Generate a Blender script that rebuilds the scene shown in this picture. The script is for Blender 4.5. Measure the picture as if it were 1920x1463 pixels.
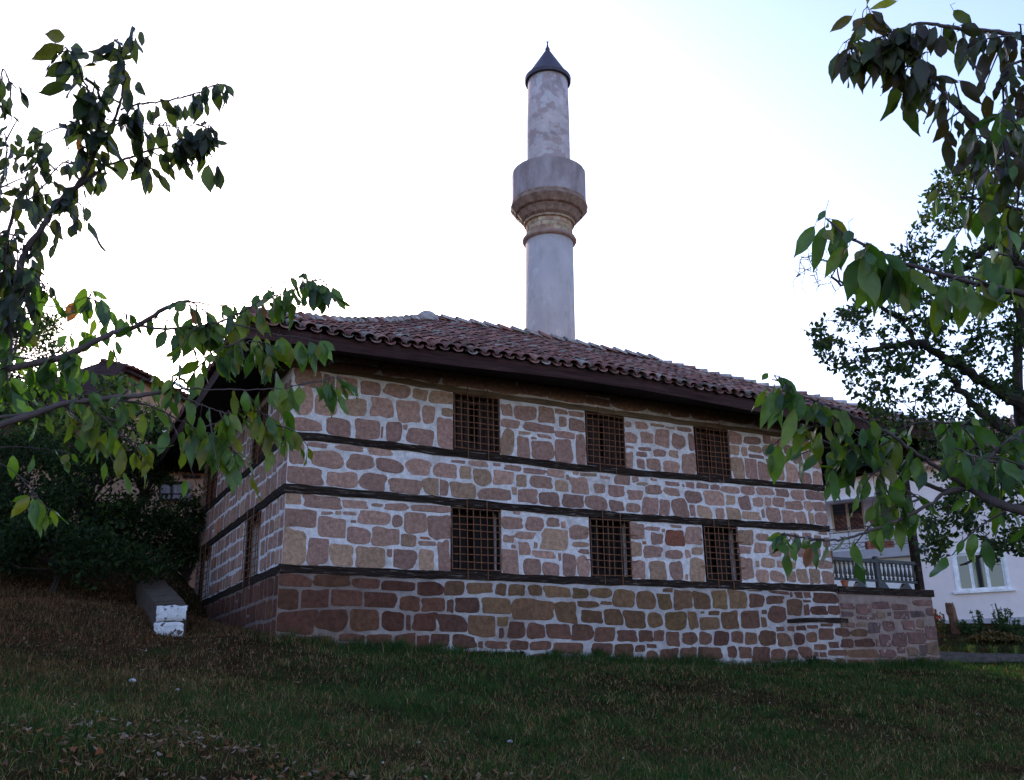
import bpy, math, random
import numpy as np
from mathutils import Vector, Matrix
random.seed(7); rng = np.random.default_rng(11)
R = math.radians
for o in list(bpy.data.objects): bpy.data.objects.remove(o)
scn = bpy.context.scene
# ------------------------------------------------------------------ camera
FPX, PITCH, ROLL = 1773.51, 0.305209, -0.0170654
EYE = np.array([0.0, 0.0, 1.6])
Fv = np.array([0, math.cos(PITCH), math.sin(PITCH)])
_R = np.array([1.0, 0, 0]); _U = np.cross(_R, Fv)
Rv = math.cos(ROLL)*_R + math.sin(ROLL)*_U
Uv = -math.sin(ROLL)*_R + math.cos(ROLL)*_U
cam = bpy.data.cameras.new('camera'); cam_o = bpy.data.objects.new('camera', cam)
scn.collection.objects.link(cam_o); scn.camera = cam_o
cam_o.matrix_world = Matrix(((Rv[0], Uv[0], -Fv[0], EYE[0]), (Rv[1], Uv[1], -Fv[1], EYE[1]), (Rv[2], Uv[2], -Fv[2], EYE[2]), (0, 0, 0, 1)))
cam.sensor_width = 36.0; cam.lens = 36.0*FPX/1920.0
cam.clip_start = 0.05; cam.clip_end = 2000
scn.render.resolution_x = 1024; scn.render.resolution_y = 780
# ------------------------------------------------------------------ light
SUN_EL, SUN_AZ = 17.6, -17.5            # degrees; azimuth measured from +Y towards +X
sd = np.array([math.sin(R(SUN_AZ))*math.cos(R(SUN_EL)), math.cos(R(SUN_AZ))*math.cos(R(SUN_EL)), math.sin(R(SUN_EL))])
w = bpy.data.worlds.new('World'); scn.world = w; w.use_nodes = True
nt = w.node_tree; nt.nodes.clear()
sky = nt.nodes.new('ShaderNodeTexSky'); sky.sky_type = 'NISHITA'; sky.sun_disc = False
sky.sun_elevation = R(SUN_EL); sky.sun_rotation = R(SUN_AZ)
sky.air_density = 1.0; sky.dust_density = 1.6; sky.ozone_density = 2.2; sky.altitude = 500
bg = nt.nodes.new('ShaderNodeBackground'); bg.inputs[1].default_value = 0.15
wo = nt.nodes.new('ShaderNodeOutputWorld')
tint = nt.nodes.new('ShaderNodeVectorMath'); tint.operation = 'MULTIPLY'; tint.inputs[1].default_value = (1.09, 0.985, 1.05)
nt.links.new(sky.outputs[0], tint.inputs[0]); nt.links.new(tint.outputs[0], bg.inputs[0]); nt.links.new(bg.outputs[0], wo.inputs[0])
sl = bpy.data.lights.new('sun', 'SUN'); sl.energy = 2.2; sl.angle = R(0.53); sl.color = (1.0, 0.86, 0.68)
so = bpy.data.objects.new('sun', sl); scn.collection.objects.link(so)
so.rotation_euler = Vector(sd).to_track_quat('Z', 'Y').to_euler(); so.location = (0, 0, 30)
scn.view_settings.view_transform = 'Standard'; scn.view_settings.look = 'None'
scn.view_settings.exposure = 1.55; scn.view_settings.gamma = 1.0
# ------------------------------------------------------------------ helpers
def ray(px, py): return Fv*FPX + Rv*(px-960.0) - Uv*(py-731.5)
def at(px, py, d): return EYE + ray(px, py)/FPX*d            # point seen at that pixel at camera depth d
YAW = 0.479274; CX = -3.672
C0 = np.array([CX, 15.0, 1.6])
eu = np.array([math.cos(YAW), math.sin(YAW), 0]); ev = np.array([-math.sin(YAW), math.cos(YAW), 0])
def Bw(u, v, z): return C0 + eu*u + ev*v + np.array([0, 0, z])
def onf(px, py, v=0.0):
    d = ray(px, py); t = ((C0+ev*v-EYE)@ev)/(d@ev); P = EYE+d*t; return float((P-C0)@eu), float(P[2]-1.6)
def ons(px, py, u=0.0):
    d = ray(px, py); t = ((C0+eu*u-EYE)@eu)/(d@eu); P = EYE+d*t; return float((P-C0)@ev), float(P[2]-1.6)
def onplane(px, py, P0, n):
    d = ray(px, py); t = ((P0-EYE)@n)/(d@n); return EYE+d*t

MATS = {}
def mat(name, col, rough=0.85, bump=0.3, bscale=20.0, var=0.25, attr=False, trans=0.0, spec=0.3, stretch=(1, 1, 1), metal=0.0, vscale=4.0, patch=None, bdist=0.01, spots=None, xgrad=None):
    m = bpy.data.materials.new(name); m.use_nodes = True; n = m.node_tree; N = n.nodes; L = n.links
    b = N['Principled BSDF']; b.inputs['Roughness'].default_value = rough; b.inputs['Metallic'].default_value = metal
    b.inputs['Specular IOR Level'].default_value = spec
    tc = N.new('ShaderNodeTexCoord'); mp = N.new('ShaderNodeMapping'); mp.inputs['Scale'].default_value = stretch
    L.new(tc.outputs['Object'], mp.inputs[0])
    no = N.new('ShaderNodeTexNoise'); no.inputs['Scale'].default_value = vscale; no.inputs['Detail'].default_value = 8; no.inputs['Roughness'].default_value = 0.65
    L.new(mp.outputs[0], no.inputs['Vector'])
    rmp = N.new('ShaderNodeMapRange'); rmp.inputs['From Min'].default_value = 0.3; rmp.inputs['From Max'].default_value = 0.7
    rmp.inputs['To Min'].default_value = 1-var; rmp.inputs['To Max'].default_value = 1+var
    L.new(no.outputs[0], rmp.inputs[0])
    vm = N.new('ShaderNodeVectorMath'); vm.operation = 'SCALE'
    last = None
    if attr:
        a = N.new('ShaderNodeAttribute'); a.attribute_name = 'Col'; last = a.outputs['Color']
    else:
        c = N.new('ShaderNodeRGB'); c.outputs[0].default_value = (*col, 1); last = c.outputs[0]
    if patch:                                    # (colour, scale, threshold, softness)
        pn = N.new('ShaderNodeTexNoise'); pn.inputs['Scale'].default_value = patch[1]; pn.inputs['Detail'].default_value = 7; pn.inputs['Roughness'].default_value = 0.62
        L.new(mp.outputs[0], pn.inputs['Vector'])
        pr = N.new('ShaderNodeMapRange'); pr.inputs['From Min'].default_value = patch[2]; pr.inputs['From Max'].default_value = patch[2]+patch[3]
        L.new(pn.outputs[0], pr.inputs[0])
        mx = N.new('ShaderNodeMix'); mx.data_type = 'RGBA'; L.new(pr.outputs[0], mx.inputs[0]); L.new(last, mx.inputs[6]); mx.inputs[7].default_value = (*patch[0], 1)
        last = mx.outputs[2]
    if spots:                                    # (colour, scale, threshold)
        pn = N.new('ShaderNodeTexNoise'); pn.inputs['Scale'].default_value = spots[1]; pn.inputs['Detail'].default_value = 3
        L.new(tc.outputs['Object'], pn.inputs['Vector'])
        pr = N.new('ShaderNodeMapRange'); pr.inputs['From Min'].default_value = spots[2]; pr.inputs['From Max'].default_value = spots[2]+0.05
        L.new(pn.outputs[0], pr.inputs[0])
        mx = N.new('ShaderNodeMix'); mx.data_type = 'RGBA'; L.new(pr.outputs[0], mx.inputs[0]); L.new(last, mx.inputs[6]); mx.inputs[7].default_value = (*spots[0], 1)
        last = mx.outputs[2]
    if xgrad:                                    # (colour, x where the stain is full, x where it has gone): damp staining near one corner
        sx_ = N.new('ShaderNodeSeparateXYZ'); L.new(tc.outputs['Object'], sx_.inputs[0])
        ad = N.new('ShaderNodeMath'); ad.operation = 'MULTIPLY_ADD'; n2 = N.new('ShaderNodeTexNoise'); n2.inputs['Scale'].default_value = 1.1; n2.inputs['Detail'].default_value = 6
        L.new(tc.outputs['Object'], n2.inputs['Vector']); L.new(n2.outputs[0], ad.inputs[0]); ad.inputs[1].default_value = 3.5; L.new(sx_.outputs[0], ad.inputs[2])
        pr = N.new('ShaderNodeMapRange'); pr.inputs['From Min'].default_value = xgrad[1]+1.75; pr.inputs['From Max'].default_value = xgrad[2]+1.75
        L.new(ad.outputs[0], pr.inputs[0])
        mx = N.new('ShaderNodeMix'); mx.data_type = 'RGBA'; L.new(pr.outputs[0], mx.inputs[0]); L.new(last, mx.inputs[7]); mx.inputs[6].default_value = (*xgrad[0], 1)
        last = mx.outputs[2]
    L.new(last, vm.inputs[0]); L.new(rmp.outputs[0], vm.inputs['Scale']); L.new(vm.outputs[0], b.inputs['Base Color'])
    if bump > 0:
        bn = N.new('ShaderNodeTexNoise'); bn.inputs['Scale'].default_value = bscale; bn.inputs['Detail'].default_value = 9; bn.inputs['Roughness'].default_value = 0.7
        L.new(mp.outputs[0], bn.inputs['Vector'])
        bu = N.new('ShaderNodeBump'); bu.inputs['Strength'].default_value = bump; bu.inputs['Distance'].default_value = bdist
        L.new(bn.outputs[0], bu.inputs['Height']); L.new(bu.outputs[0], b.inputs['Normal'])
    if trans > 0:
        t = N.new('ShaderNodeBsdfTranslucent'); g = N.new('ShaderNodeVectorMath'); g.operation = 'MULTIPLY'
        g.inputs[1].default_value = (1.5, 1.75, 0.5); L.new(vm.outputs[0], g.inputs[0]); L.new(g.outputs[0], t.inputs[0])
        ms = N.new('ShaderNodeMixShader'); ms.inputs[0].default_value = trans
        L.new(b.outputs[0], ms.inputs[1]); L.new(t.outputs[0], ms.inputs[2]); L.new(ms.outputs[0], N['Material Output'].inputs[0])
    MATS[name] = m; return m

class MB:
    def __init__(s): s.v = []; s.f = []; s.m = []; s.c = []
    def face(s, idx, mi=0, col=(1, 1, 1)): s.f.append(tuple(idx)); s.m.append(mi); s.c.append(col)
    def vert(s, p): s.v.append((float(p[0]), float(p[1]), float(p[2]))); return len(s.v)-1
    def poly(s, pts, mi=0, col=(1, 1, 1)): s.face([s.vert(p) for p in pts], mi, col)
    def hexa(s, p, mi=0, col=(1, 1, 1)):          # 8 corners: bottom 4 (ccw), top 4
        i = [s.vert(q) for q in p]
        for q in ((3, 2, 1, 0), (4, 5, 6, 7), (0, 1, 5, 4), (1, 2, 6, 5), (2, 3, 7, 6), (3, 0, 4, 7)): s.face([i[k] for k in q], mi, col)
    def box(s, a, b, mi=0, col=(1, 1, 1)):
        x0, y0, z0 = a; x1, y1, z1 = b
        s.hexa([(x0, y0, z0), (x1, y0, z0), (x1, y1, z0), (x0, y1, z0), (x0, y0, z1), (x1, y0, z1), (x1, y1, z1), (x0, y1, z1)], mi, col)
    def obox(s, c, ax, ay, az, mi=0, col=(1, 1, 1)):
        c = np.array(c, float); ax, ay, az = map(lambda q: np.array(q, float), (ax, ay, az))
        s.hexa([c-ax-ay-az, c+ax-ay-az, c+ax+ay-az, c-ax+ay-az, c-ax-ay+az, c+ax-ay+az, c+ax+ay+az, c-ax+ay+az], mi, col)
    def tube(s, pts, rad, n=6, mi=0, col=(1, 1, 1), cap=True):
        pts = [np.array(p, float) for p in pts]
        if not hasattr(rad, '__len__'): rad = [rad]*len(pts)
        rings = []; ref = np.array([0.13, 0.27, 0.95])
        for i, p in enumerate(pts):
            t = pts[min(i+1, len(pts)-1)]-pts[max(i-1, 0)]; t = t/(np.linalg.norm(t)+1e-9)
            a = np.cross(t, ref); la = np.linalg.norm(a)
            if la < 0.05: a = np.cross(t, np.array([1.0, 0, 0])); la = np.linalg.norm(a)
            a /= la; b = np.cross(t, a)
            rings.append([s.vert(p+rad[i]*(math.cos(2*math.pi*k/n)*a+math.sin(2*math.pi*k/n)*b)) for k in range(n)])
        for i in range(len(rings)-1):
            for k in range(n): s.face((rings[i][k], rings[i][(k+1) % n], rings[i+1][(k+1) % n], rings[i+1][k]), mi, col)
        if cap: s.face(rings[0][::-1], mi, col); s.face(rings[-1], mi, col)
    def lathe(s, c, prof, n=48, mi=0, col=(1, 1, 1), facet=None):
        rings = []
        for (r, z) in prof:
            rings.append([s.vert((c[0]+r*math.cos(2*math.pi*k/n), c[1]+r*math.sin(2*math.pi*k/n), z)) for k in range(n)])
        for i in range(len(rings)-1):
            for k in range(n): s.face((rings[i][k], rings[i][(k+1) % n], rings[i+1][(k+1) % n], rings[i+1][k]), mi, col)
        s.face(rings[0][::-1], mi, col); s.face(rings[-1], mi, col)
    def build(s, name, mats, parent=None, off=(0, 0, 0), smooth=False, wcoord=False):
        me = bpy.data.meshes.new(name); V = np.array(s.v, float).reshape(-1, 3)+np.array(off, float)
        if parent is not None and wcoord:
            V = V - np.array(parent.location)
        me.from_pydata(V.tolist(), [], s.f)
        if not isinstance(mats, (list, tuple)): mats = [mats]
        for m in mats: me.materials.append(MATS[m] if isinstance(m, str) else m)
        me.polygons.foreach_set('material_index', s.m)
        if smooth: me.polygons.foreach_set('use_smooth', [True]*len(s.f))
        ca = me.color_attributes.new('Col', 'FLOAT_COLOR', 'CORNER')
        tot = np.array([len(f) for f in s.f]); cc = np.ones((int(tot.sum()), 4), np.float32)
        cc[:, :3] = np.repeat(np.array(s.c, np.float32).reshape(-1, 3), tot, axis=0)
        ca.data.foreach_set('color', cc.ravel()); me.update()
        o = bpy.data.objects.new(name, me); scn.collection.objects.link(o)
        if parent is not None: o.parent = parent
        return o
def npmesh(name, V, F, cols, m, parent=None, smooth=False):
    """quads/tris array F (n,k), cols per face (n,3)"""
    if parent is not None: V = V-np.array(parent.location)
    me = bpy.data.meshes.new(name); n, k = F.shape
    me.vertices.add(len(V)); me.vertices.foreach_set('co', V.astype(np.float32).ravel())
    me.loops.add(n*k); me.loops.foreach_set('vertex_index', F.astype(np.int32).ravel())
    me.polygons.add(n); me.polygons.foreach_set('loop_start', np.arange(0, n*k, k, dtype=np.int32)); me.polygons.foreach_set('loop_total', np.full(n, k, np.int32))
    me.materials.append(MATS[m])
    ca = me.color_attributes.new('Col', 'FLOAT_COLOR', 'CORNER'); cc = np.ones((n*k, 4), np.float32); cc[:, :3] = np.repeat(cols, k, axis=0)
    ca.data.foreach_set('color', cc.ravel())
    if smooth: me.polygons.foreach_set('use_smooth', np.ones(n, bool))
    me.update(calc_edges=True); me.validate()
    o = bpy.data.objects.new(name, me); scn.collection.objects.link(o)
    if parent is not None: o.parent = parent
    return o
def tag(o, label=None, cat=None, group=None, kind=None):
    if label: o['label'] = label
    if cat: o['category'] = cat
    if group: o['group'] = group
    if kind: o['kind'] = kind
    return o
def empty(name, loc, rz=0.0):
    o = bpy.data.objects.new(name, None); scn.collection.objects.link(o); o.location = [float(q) for q in loc]; o.rotation_euler = (0, 0, rz)
    o.empty_display_size = 0.2; return o

# ------------------------------------------------------------------ materials
mat('mortar', (0.66, 0.605, 0.625), 0.95, 1.0, 30, 0.28, vscale=9, bdist=0.035, spec=0.1, patch=((0.50, 0.42, 0.41), 1.6, 0.54, 0.12), spots=((0.30, 0.24, 0.22), 40, 0.67))
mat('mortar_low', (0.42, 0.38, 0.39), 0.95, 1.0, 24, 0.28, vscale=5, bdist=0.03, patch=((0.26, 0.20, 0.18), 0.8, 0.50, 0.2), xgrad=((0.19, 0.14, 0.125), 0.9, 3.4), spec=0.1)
mat('stone', (1, 1, 1), 0.95, 1.0, 45, 0.38, attr=True, vscale=13, bdist=0.03, spots=((0.11, 0.075, 0.06), 48, 0.655), spec=0.1)
mat('platform_stone', (1, 1, 1), 0.95, 1.0, 30, 0.4, attr=True, vscale=6, bdist=0.03, spots=((0.30, 0.22, 0.20), 9, 0.64), spec=0.1)
mat('mortar_dark', (0.24, 0.17, 0.15), 0.95, 1.0, 22, 0.3, vscale=5, bdist=0.03)
mat('beam_wood', (0.026, 0.017, 0.014), 0.9, 1.0, 9, 0.75, stretch=(0.7, 9, 9), vscale=3, bdist=0.02, patch=((0.13, 0.105, 0.095), 5.0, 0.57, 0.08), spec=0.05)
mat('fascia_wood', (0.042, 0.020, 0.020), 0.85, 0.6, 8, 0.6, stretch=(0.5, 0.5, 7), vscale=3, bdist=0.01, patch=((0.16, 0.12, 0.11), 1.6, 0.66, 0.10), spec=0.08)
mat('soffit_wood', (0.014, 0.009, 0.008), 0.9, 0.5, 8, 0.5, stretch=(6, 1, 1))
mat('plate_wood', (0.13, 0.085, 0.055), 0.9, 0.8, 9, 0.5, stretch=(0.6, 8, 8), vscale=4, bdist=0.015)
mat('shutter_wood', (0.026, 0.014, 0.011), 0.9, 0.6, 8, 0.6, stretch=(9, 9, 0.6), vscale=3)
mat('dark_wood', (0.010, 0.007, 0.006), 0.9, 0.5, 8, 0.5, stretch=(9, 9, 0.6))
mat('rust', (0.19, 0.075, 0.04), 0.85, 0.4, 90, 0.5, vscale=18)
mat('baluster_wood', (0.055, 0.055, 0.058), 0.75, 0.4, 20, 0.4, vscale=6)
mat('roof_tile', (1, 1, 1), 0.95, 0.8, 30, 0.5, attr=True, vscale=8, spots=((0.07, 0.065, 0.05), 5, 0.60), spec=0.08)
mat('plaster_min', (0.47, 0.40, 0.40), 0.93, 1.0, 9, 0.2, stretch=(1, 1, .45), vscale=3, bdist=0.05, patch=((0.40, 0.335, 0.35), 1.5, 0.5, 0.1), spots=((0.5, 0.44, 0.44), 2.6, 0.6))
mat('plaster_parapet', (0.34, 0.28, 0.295), 0.93, 1.0, 9, 0.25, stretch=(1, 1, .4), vscale=3, bdist=0.04, patch=((0.26, 0.20, 0.21), 1.6, 0.5, 0.15))
mat('plaster_up', (0.50, 0.41, 0.42), 0.93, 0.9, 7, 0.22, vscale=2.2, bdist=0.04, patch=((0.38, 0.285, 0.29), 1.9, 0.5, 0.05), spots=((0.50, 0.44, 0.45), 2.1, 0.585))
mat('carved_stone', (1, 1, 1), 0.9, 0.8, 20, 0.35, attr=True, vscale=5, bdist=0.02)
mat('lead', (0.05, 0.038, 0.06), 0.55, 0.25, 12, 0.3, vscale=5, spec=0.4)
mat('pink_plaster', (0.84, 0.73, 0.73), 0.95, 0.3, 40, 0.07, vscale=2)
mat('white_plaster', (0.86, 0.85, 0.87), 0.9, 0.2, 40, 0.06, vscale=2)
mat('grey_plinth', (0.42, 0.40, 0.44), 0.95, 0.5, 30, 0.12)
mat('white_frame', (0.82, 0.82, 0.85), 0.5, 0.0)
mat('cream_frame', (0.60, 0.46, 0.34), 0.6, 0.0)
mat('glass', (0.015, 0.017, 0.02), 0.04, 0.0, spec=1.0, var=0.1)
mat('iron', (0.06, 0.045, 0.045), 0.7, 0.2, 60, 0.4)
mat('ochre_wall', (0.33, 0.20, 0.135), 0.95, 0.8, 14, 0.25, vscale=3, bdist=0.03)
mat('grey_boards', (0.16, 0.14, 0.145), 0.9, 0.6, 8, 0.4, stretch=(8, 8, 0.8))
mat('whitewash', (0.60, 0.58, 0.61), 0.95, 1.0, 14, 0.2, vscale=10, bdist=0.04, spots=((0.10, 0.08, 0.07), 8, 0.58), spec=0.1)
mat('old_brick', (0.060, 0.040, 0.030), 0.95, 1.0, 16, 0.4, vscale=7, bdist=0.03)
mat('leaf', (1, 1, 1), 0.42, 0.35, 45, 0.22, attr=True, trans=0.42, spec=0.5, vscale=30, bdist=0.002, spots=((0.10, 0.07, 0.02), 55, 0.70))
mat('leaf_far', (1, 1, 1), 0.7, 0.0, 60, 0.2, attr=True, trans=0.30, spec=0.10, vscale=3)
mat('bark', (0.075, 0.052, 0.052), 0.75, 0.8, 30, 0.4, vscale=12, bdist=0.004, patch=((0.20, 0.18, 0.19), 14, 0.62, 0.1))
mat('bark_dark', (0.035, 0.026, 0.022), 0.9, 1.0, 18, 0.4, vscale=6, bdist=0.02)
mat('grass', (1, 1, 1), 0.9, 0.0, var=0.3, attr=True, trans=0.2, spec=0.05, vscale=2)
mat('soil', (0.034, 0.021, 0.011), 1.0, 1.0, 9, 0.6, vscale=1.6, bdist=0.05, patch=((0.016, 0.028, 0.008), 1.1, 0.48, 0.15), spots=((0.10, 0.06, 0.03), 14, 0.63), spec=0.0)
mat('litter', (1, 1, 1), 0.8, 0.3, 40, 0.3, spec=0.1, attr=True, trans=0.1, vscale=20)
mat('terracotta', (0.30, 0.10, 0.06), 0.8, 0.3, 40, 0.2)
mat('kerb_timber', (0.075, 0.062, 0.062), 0.9, 0.8, 12, 0.5, stretch=(1, 8, 8), vscale=3)
mat('plastic_white', (0.75, 0.75, 0.78), 0.5, 0.0)

STONE_DATA = """
A 500 670 5.225
280,110,540,290;680,200,885,370;925,240,1110,375;1160,262,1395,395;1435,315,1570,415;1600,335,1825,455;470,370,690,570;755,410,975,570;1025,395,1240,580;1280,430,1500,635;1530,475,1645,645;1715,500,1825,580;280,300,460,560;240,600,530,725;590,600,820,770;875,610,1105,805;1175,635,1320,825;1380,700,1630,860;1675,600,1820,900;1120,680,1140,790;1340,660,1380,710;560,180,670,350
215,820,370,1040;400,838,590,882;690,865,940,920;1000,895,1220,965;440,920,745,1080;800,955,1045,1100;1080,995,1325,1130;1370,1000,1605,1150;1640,1040,1855,1185;195,1080,545,1245;605,1125,885,1275;915,1140,1165,1305;1210,1190,1505,1335;1530,1180,1770,1350
C 820 720 5.628
-22,1010,110,1178;150,805,290,835;335,815,530,870;590,835,665,870;710,860,880,925;915,895,1145,950;1165,905,1335,985;1430,925,1490,960;1510,940,1680,975;240,870,355,1000;385,900,565,1070;600,900,795,1060;835,960,940,1085;985,970,1205,1100;1245,1020,1375,1135;1360,960,1390,1010;1415,990,1590,1175;1655,1055,1770,1150;150,1040,395,1205;450,1105,795,1225;780,1090,850,1165;830,1110,1050,1250;1080,1145,1285,1285;1325,1155,1535,1305;1560,1185,1790,1325
680,215,785,335;820,235,1040,385;1070,250,1255,410;1220,265,1370,320;1390,290,1540,345;680,375,860,465;920,420,1225,510;860,500,980,535;1060,535,1195,570;1285,350,1360,450;1395,375,1550,500;1250,505,1460,575;675,480,805,755;845,560,970,800;1000,600,1230,800;1245,590,1420,830;1465,540,1560,860;990,560,1045,590
E 1080 740 5.628
525,285,580,345;625,290,755,365;790,310,930,340;950,340,1040,365;1070,345,1215,395;525,405,640,510;685,400,810,510;840,365,980,550;1015,420,1150,570;1190,410,1245,590;530,540,605,565;665,555,790,595;640,605,745,655;820,580,945,655;985,590,1075,665;530,610,600,775;645,680,720,780;750,680,890,795;925,700,1085,830;1120,630,1265,850
255,860,355,890;410,850,565,960;595,870,660,930;640,925,755,958;785,885,850,910;345,950,510,1075;550,1010,705,1110;735,955,900,1050;935,985,1085,1065;945,920,1085,965;1120,945,1145,975;1160,925,1245,985;1275,935,1395,995;1420,950,1510,1005;1530,970,1720,1040;1150,1020,1325,1150;1355,1015,1560,1165;1590,1065,1675,1160;355,1120,500,1230;535,1150,675,1240;700,1090,865,1265;885,1110,985,1275;1020,1100,1180,1290;1200,1160,1255,1280;1285,1180,1430,1305;1475,1200,1565,1315;1595,1200,1735,1325
G 1340 780 6.096
305,805,450,900;480,820,670,905;705,835,840,925;875,850,1020,960;1045,865,1255,960;280,920,405,1080;440,935,550,1035;575,935,645,1030;665,935,795,1035;815,975,1000,1075;1025,975,1115,1085;1130,985,1265,1090;320,1090,515,1185;535,1070,570,1160;600,1050,750,1215;775,1080,915,1215;935,1100,1045,1230;1075,1110,1135,1235;1150,1105,1285,1245
165,185,305,330;335,240,525,325;555,225,640,320;660,260,770,400;180,330,275,445;305,360,370,455;390,340,530,420;550,340,710,465;395,445,555,490;590,490,660,560;740,455,850,510;195,480,340,720;350,490,485,715;495,520,640,730;645,500,785,735;820,550,945,755;965,645,1100,775;1125,640,1225,795;790,330,870,430;880,420,990,540;900,270,1050,400;1010,410,1100,500;1110,450,1215,600;960,580,1020,600;1070,280,1190,430
B 500 900 4.303
150,115,275,195;305,130,595,230;620,165,805,230;850,190,935,215;955,190,1140,245;1180,205,1480,265;130,235,405,380;440,255,530,280;555,250,600,280;620,255,720,285;750,250,985,360;1015,285,1095,380;1115,260,1290,430;1305,290,1480,475;410,305,650,470;640,385,835,515;855,390,1075,530;1080,440,1205,535;1230,495,1365,530;1240,460,1320,480;110,400,310,685;330,465,495,685;510,520,695,690;725,545,960,710;965,560,1020,620;1005,560,1205,715;1230,565,1345,725;1385,500,1475,745;680,325,720,345
80,765,350,865;380,770,665,860;690,795,900,875;930,820,1195,905;1210,825,1410,935;80,880,260,1040;270,890,500,1040;510,890,760,1025;790,900,1035,1040;1070,940,1230,1055;1250,955,1430,1060;1450,970,1500,1065;75,1060,385,1235;410,1040,640,1215;670,1035,905,1215;920,1065,1100,1220;1115,1095,1155,1210;1180,1080,1360,1215;60,1265,205,1340;240,1265,535,1370;585,1245,785,1300;580,1320,780,1400;805,1250,1000,1340;1040,1240,1280,1370
D 820 940 4.719
570,140,750,245;675,90,730,115;790,140,940,265;970,150,1080,225;1095,180,1135,245;1165,215,1335,335;695,265,860,335;585,300,675,365;920,240,1160,435;1200,360,1335,405;715,365,820,475;855,365,885,415;655,385,690,425;850,435,1035,505;1070,460,1100,525;575,400,720,650;765,505,910,655;935,545,1075,660;1110,470,1220,660;1235,485,1345,670;1250,425,1340,465
60,710,225,840;258,725,475,815;510,735,600,830;625,740,765,835;800,740,915,835;945,755,1160,850;1195,775,1325,860;160,850,360,985;395,860,640,1000;665,870,1020,1050;1045,895,1220,1070;1235,885,1410,940;1270,970,1445,1075;10,1010,250,1160;275,1010,515,1205;515,1025,630,1105;540,1125,580,1210;610,1065,765,1210;790,1085,940,1215;965,1090,1165,1215;1185,1095,1370,1235;-60,1170,95,1290;130,1185,330,1300;355,1240,395,1300;425,1240,605,1305;640,1235,795,1320;820,1240,995,1315;1020,1250,1280,1350;500,1330,760,1410;0,1330,200,1400;-250,1190,-80,1310;820,1350,1000,1420;240,1330,450,1400
F 1080 960 4.878
495,105,620,245;635,135,765,170;785,155,815,185;870,120,960,145;690,195,790,295;820,170,985,310;1000,140,1145,295;505,275,600,405;605,270,640,300;625,310,780,415;820,350,970,430;1000,350,1045,420;1060,325,1155,390;520,445,630,610;675,455,820,620;860,455,975,625;1045,430,1175,645;1000,570,1025,620
130,700,315,785;335,715,525,875;555,730,715,890;740,735,860,890;790,700,880,745;885,720,1050,885;1070,740,1215,890;1240,725,1370,880;1395,720,1550,885;220,820,315,850;255,885,410,1040;435,905,625,1060;650,925,780,1055;810,915,1000,1080;1020,915,1100,1070;1130,965,1300,1075;1205,905,1300,950;1130,905,1165,930;1325,915,1470,1070;165,1050,345,1185;375,1085,545,1185;570,1085,690,1185;705,1085,795,1180;820,1100,935,1225;965,1105,1095,1210;1120,1105,1230,1210;1255,1095,1385,1220;1415,1095,1515,1195;140,1205,320,1310;350,1210,510,1330;535,1220,620,1280;640,1210,725,1245;635,1275,740,1385;760,1255,920,1375;950,1245,1090,1370;1120,1240,1320,1350;1380,1230,1460,1330;520,1330,610,1390;100,1340,300,1420
H 1360 980 4.571
100,65,235,190;265,95,370,155;450,90,520,165;555,90,620,140;665,90,740,165;760,110,820,160;800,80,870,105;110,205,215,265;250,175,345,260;380,190,480,290;130,305,235,480;260,330,290,380;310,305,420,385;445,330,510,385;535,335,600,395;690,315,770,375;795,325,915,395;270,405,370,510;385,420,510,510;525,420,605,505;615,400,705,515;725,400,810,520;830,420,935,525;840,240,910,300;500,200,600,300;620,200,700,300;720,190,810,290;840,130,900,210
200,615,320,725;345,630,490,695;370,585,530,612;190,570,300,590;590,595,650,645;665,595,720,645;545,600,565,640;750,600,955,695;515,660,645,795;660,665,720,685;665,705,710,795;725,720,860,790;875,710,970,790;130,755,285,905;305,750,345,785;295,815,345,895;365,720,515,855;430,895,495,930;525,890,580,930;600,885,680,925;695,880,785,910;810,865,910,897;795,905,915,1005;165,945,260,1045;285,930,420,1050;440,955,555,1060;580,950,670,1045;690,940,775,1030;935,905,1050,975;1070,915,1205,975;985,1000,1085,1070;1105,1000,1265,1065;880,1020,960,1075;755,1040,855,1095;110,1070,215,1160;230,1070,370,1210;385,1085,505,1180;525,1090,610,1180;625,1065,735,1160;745,1105,790,1150;800,1110,855,1155;880,1090,1025,1140;1045,1090,1300,1160;760,1170,900,1240;940,1165,1020,1240;1040,1170,1140,1230;1150,1170,1290,1230
*
980,695,1090,740;990,765,1080,805;1115,700,1240,790;1120,805,1220,830;1230,780,1270,830;1285,765,1355,820;1030,860,1095,895;1115,855,1195,890;1215,860,1315,945;1340,845,1440,930;1380,770,1410,800;1420,700,1545,750;1440,760,1560,830;1580,760,1690,810;1600,665,1775,710;1510,835,1610,920;1630,830,1690,900;1705,890,1810,1000;1310,960,1405,1060;1425,950,1540,1060;1560,940,1700,1040;1280,1000,1310,1060;1715,1030,1815,1130;1320,1090,1450,1160;1465,1070,1530,1120;1550,1070,1640,1140;1655,1050,1710,1140;1720,1150,1830,1200;1580,1165,1655,1220;1320,1170,1440,1230;1450,1150,1570,1220;1710,730,1785,800;1250,680,1400,740;1670,1160,1710,1220;1625,920,1690,935;925,860,1020,895
"""
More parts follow.
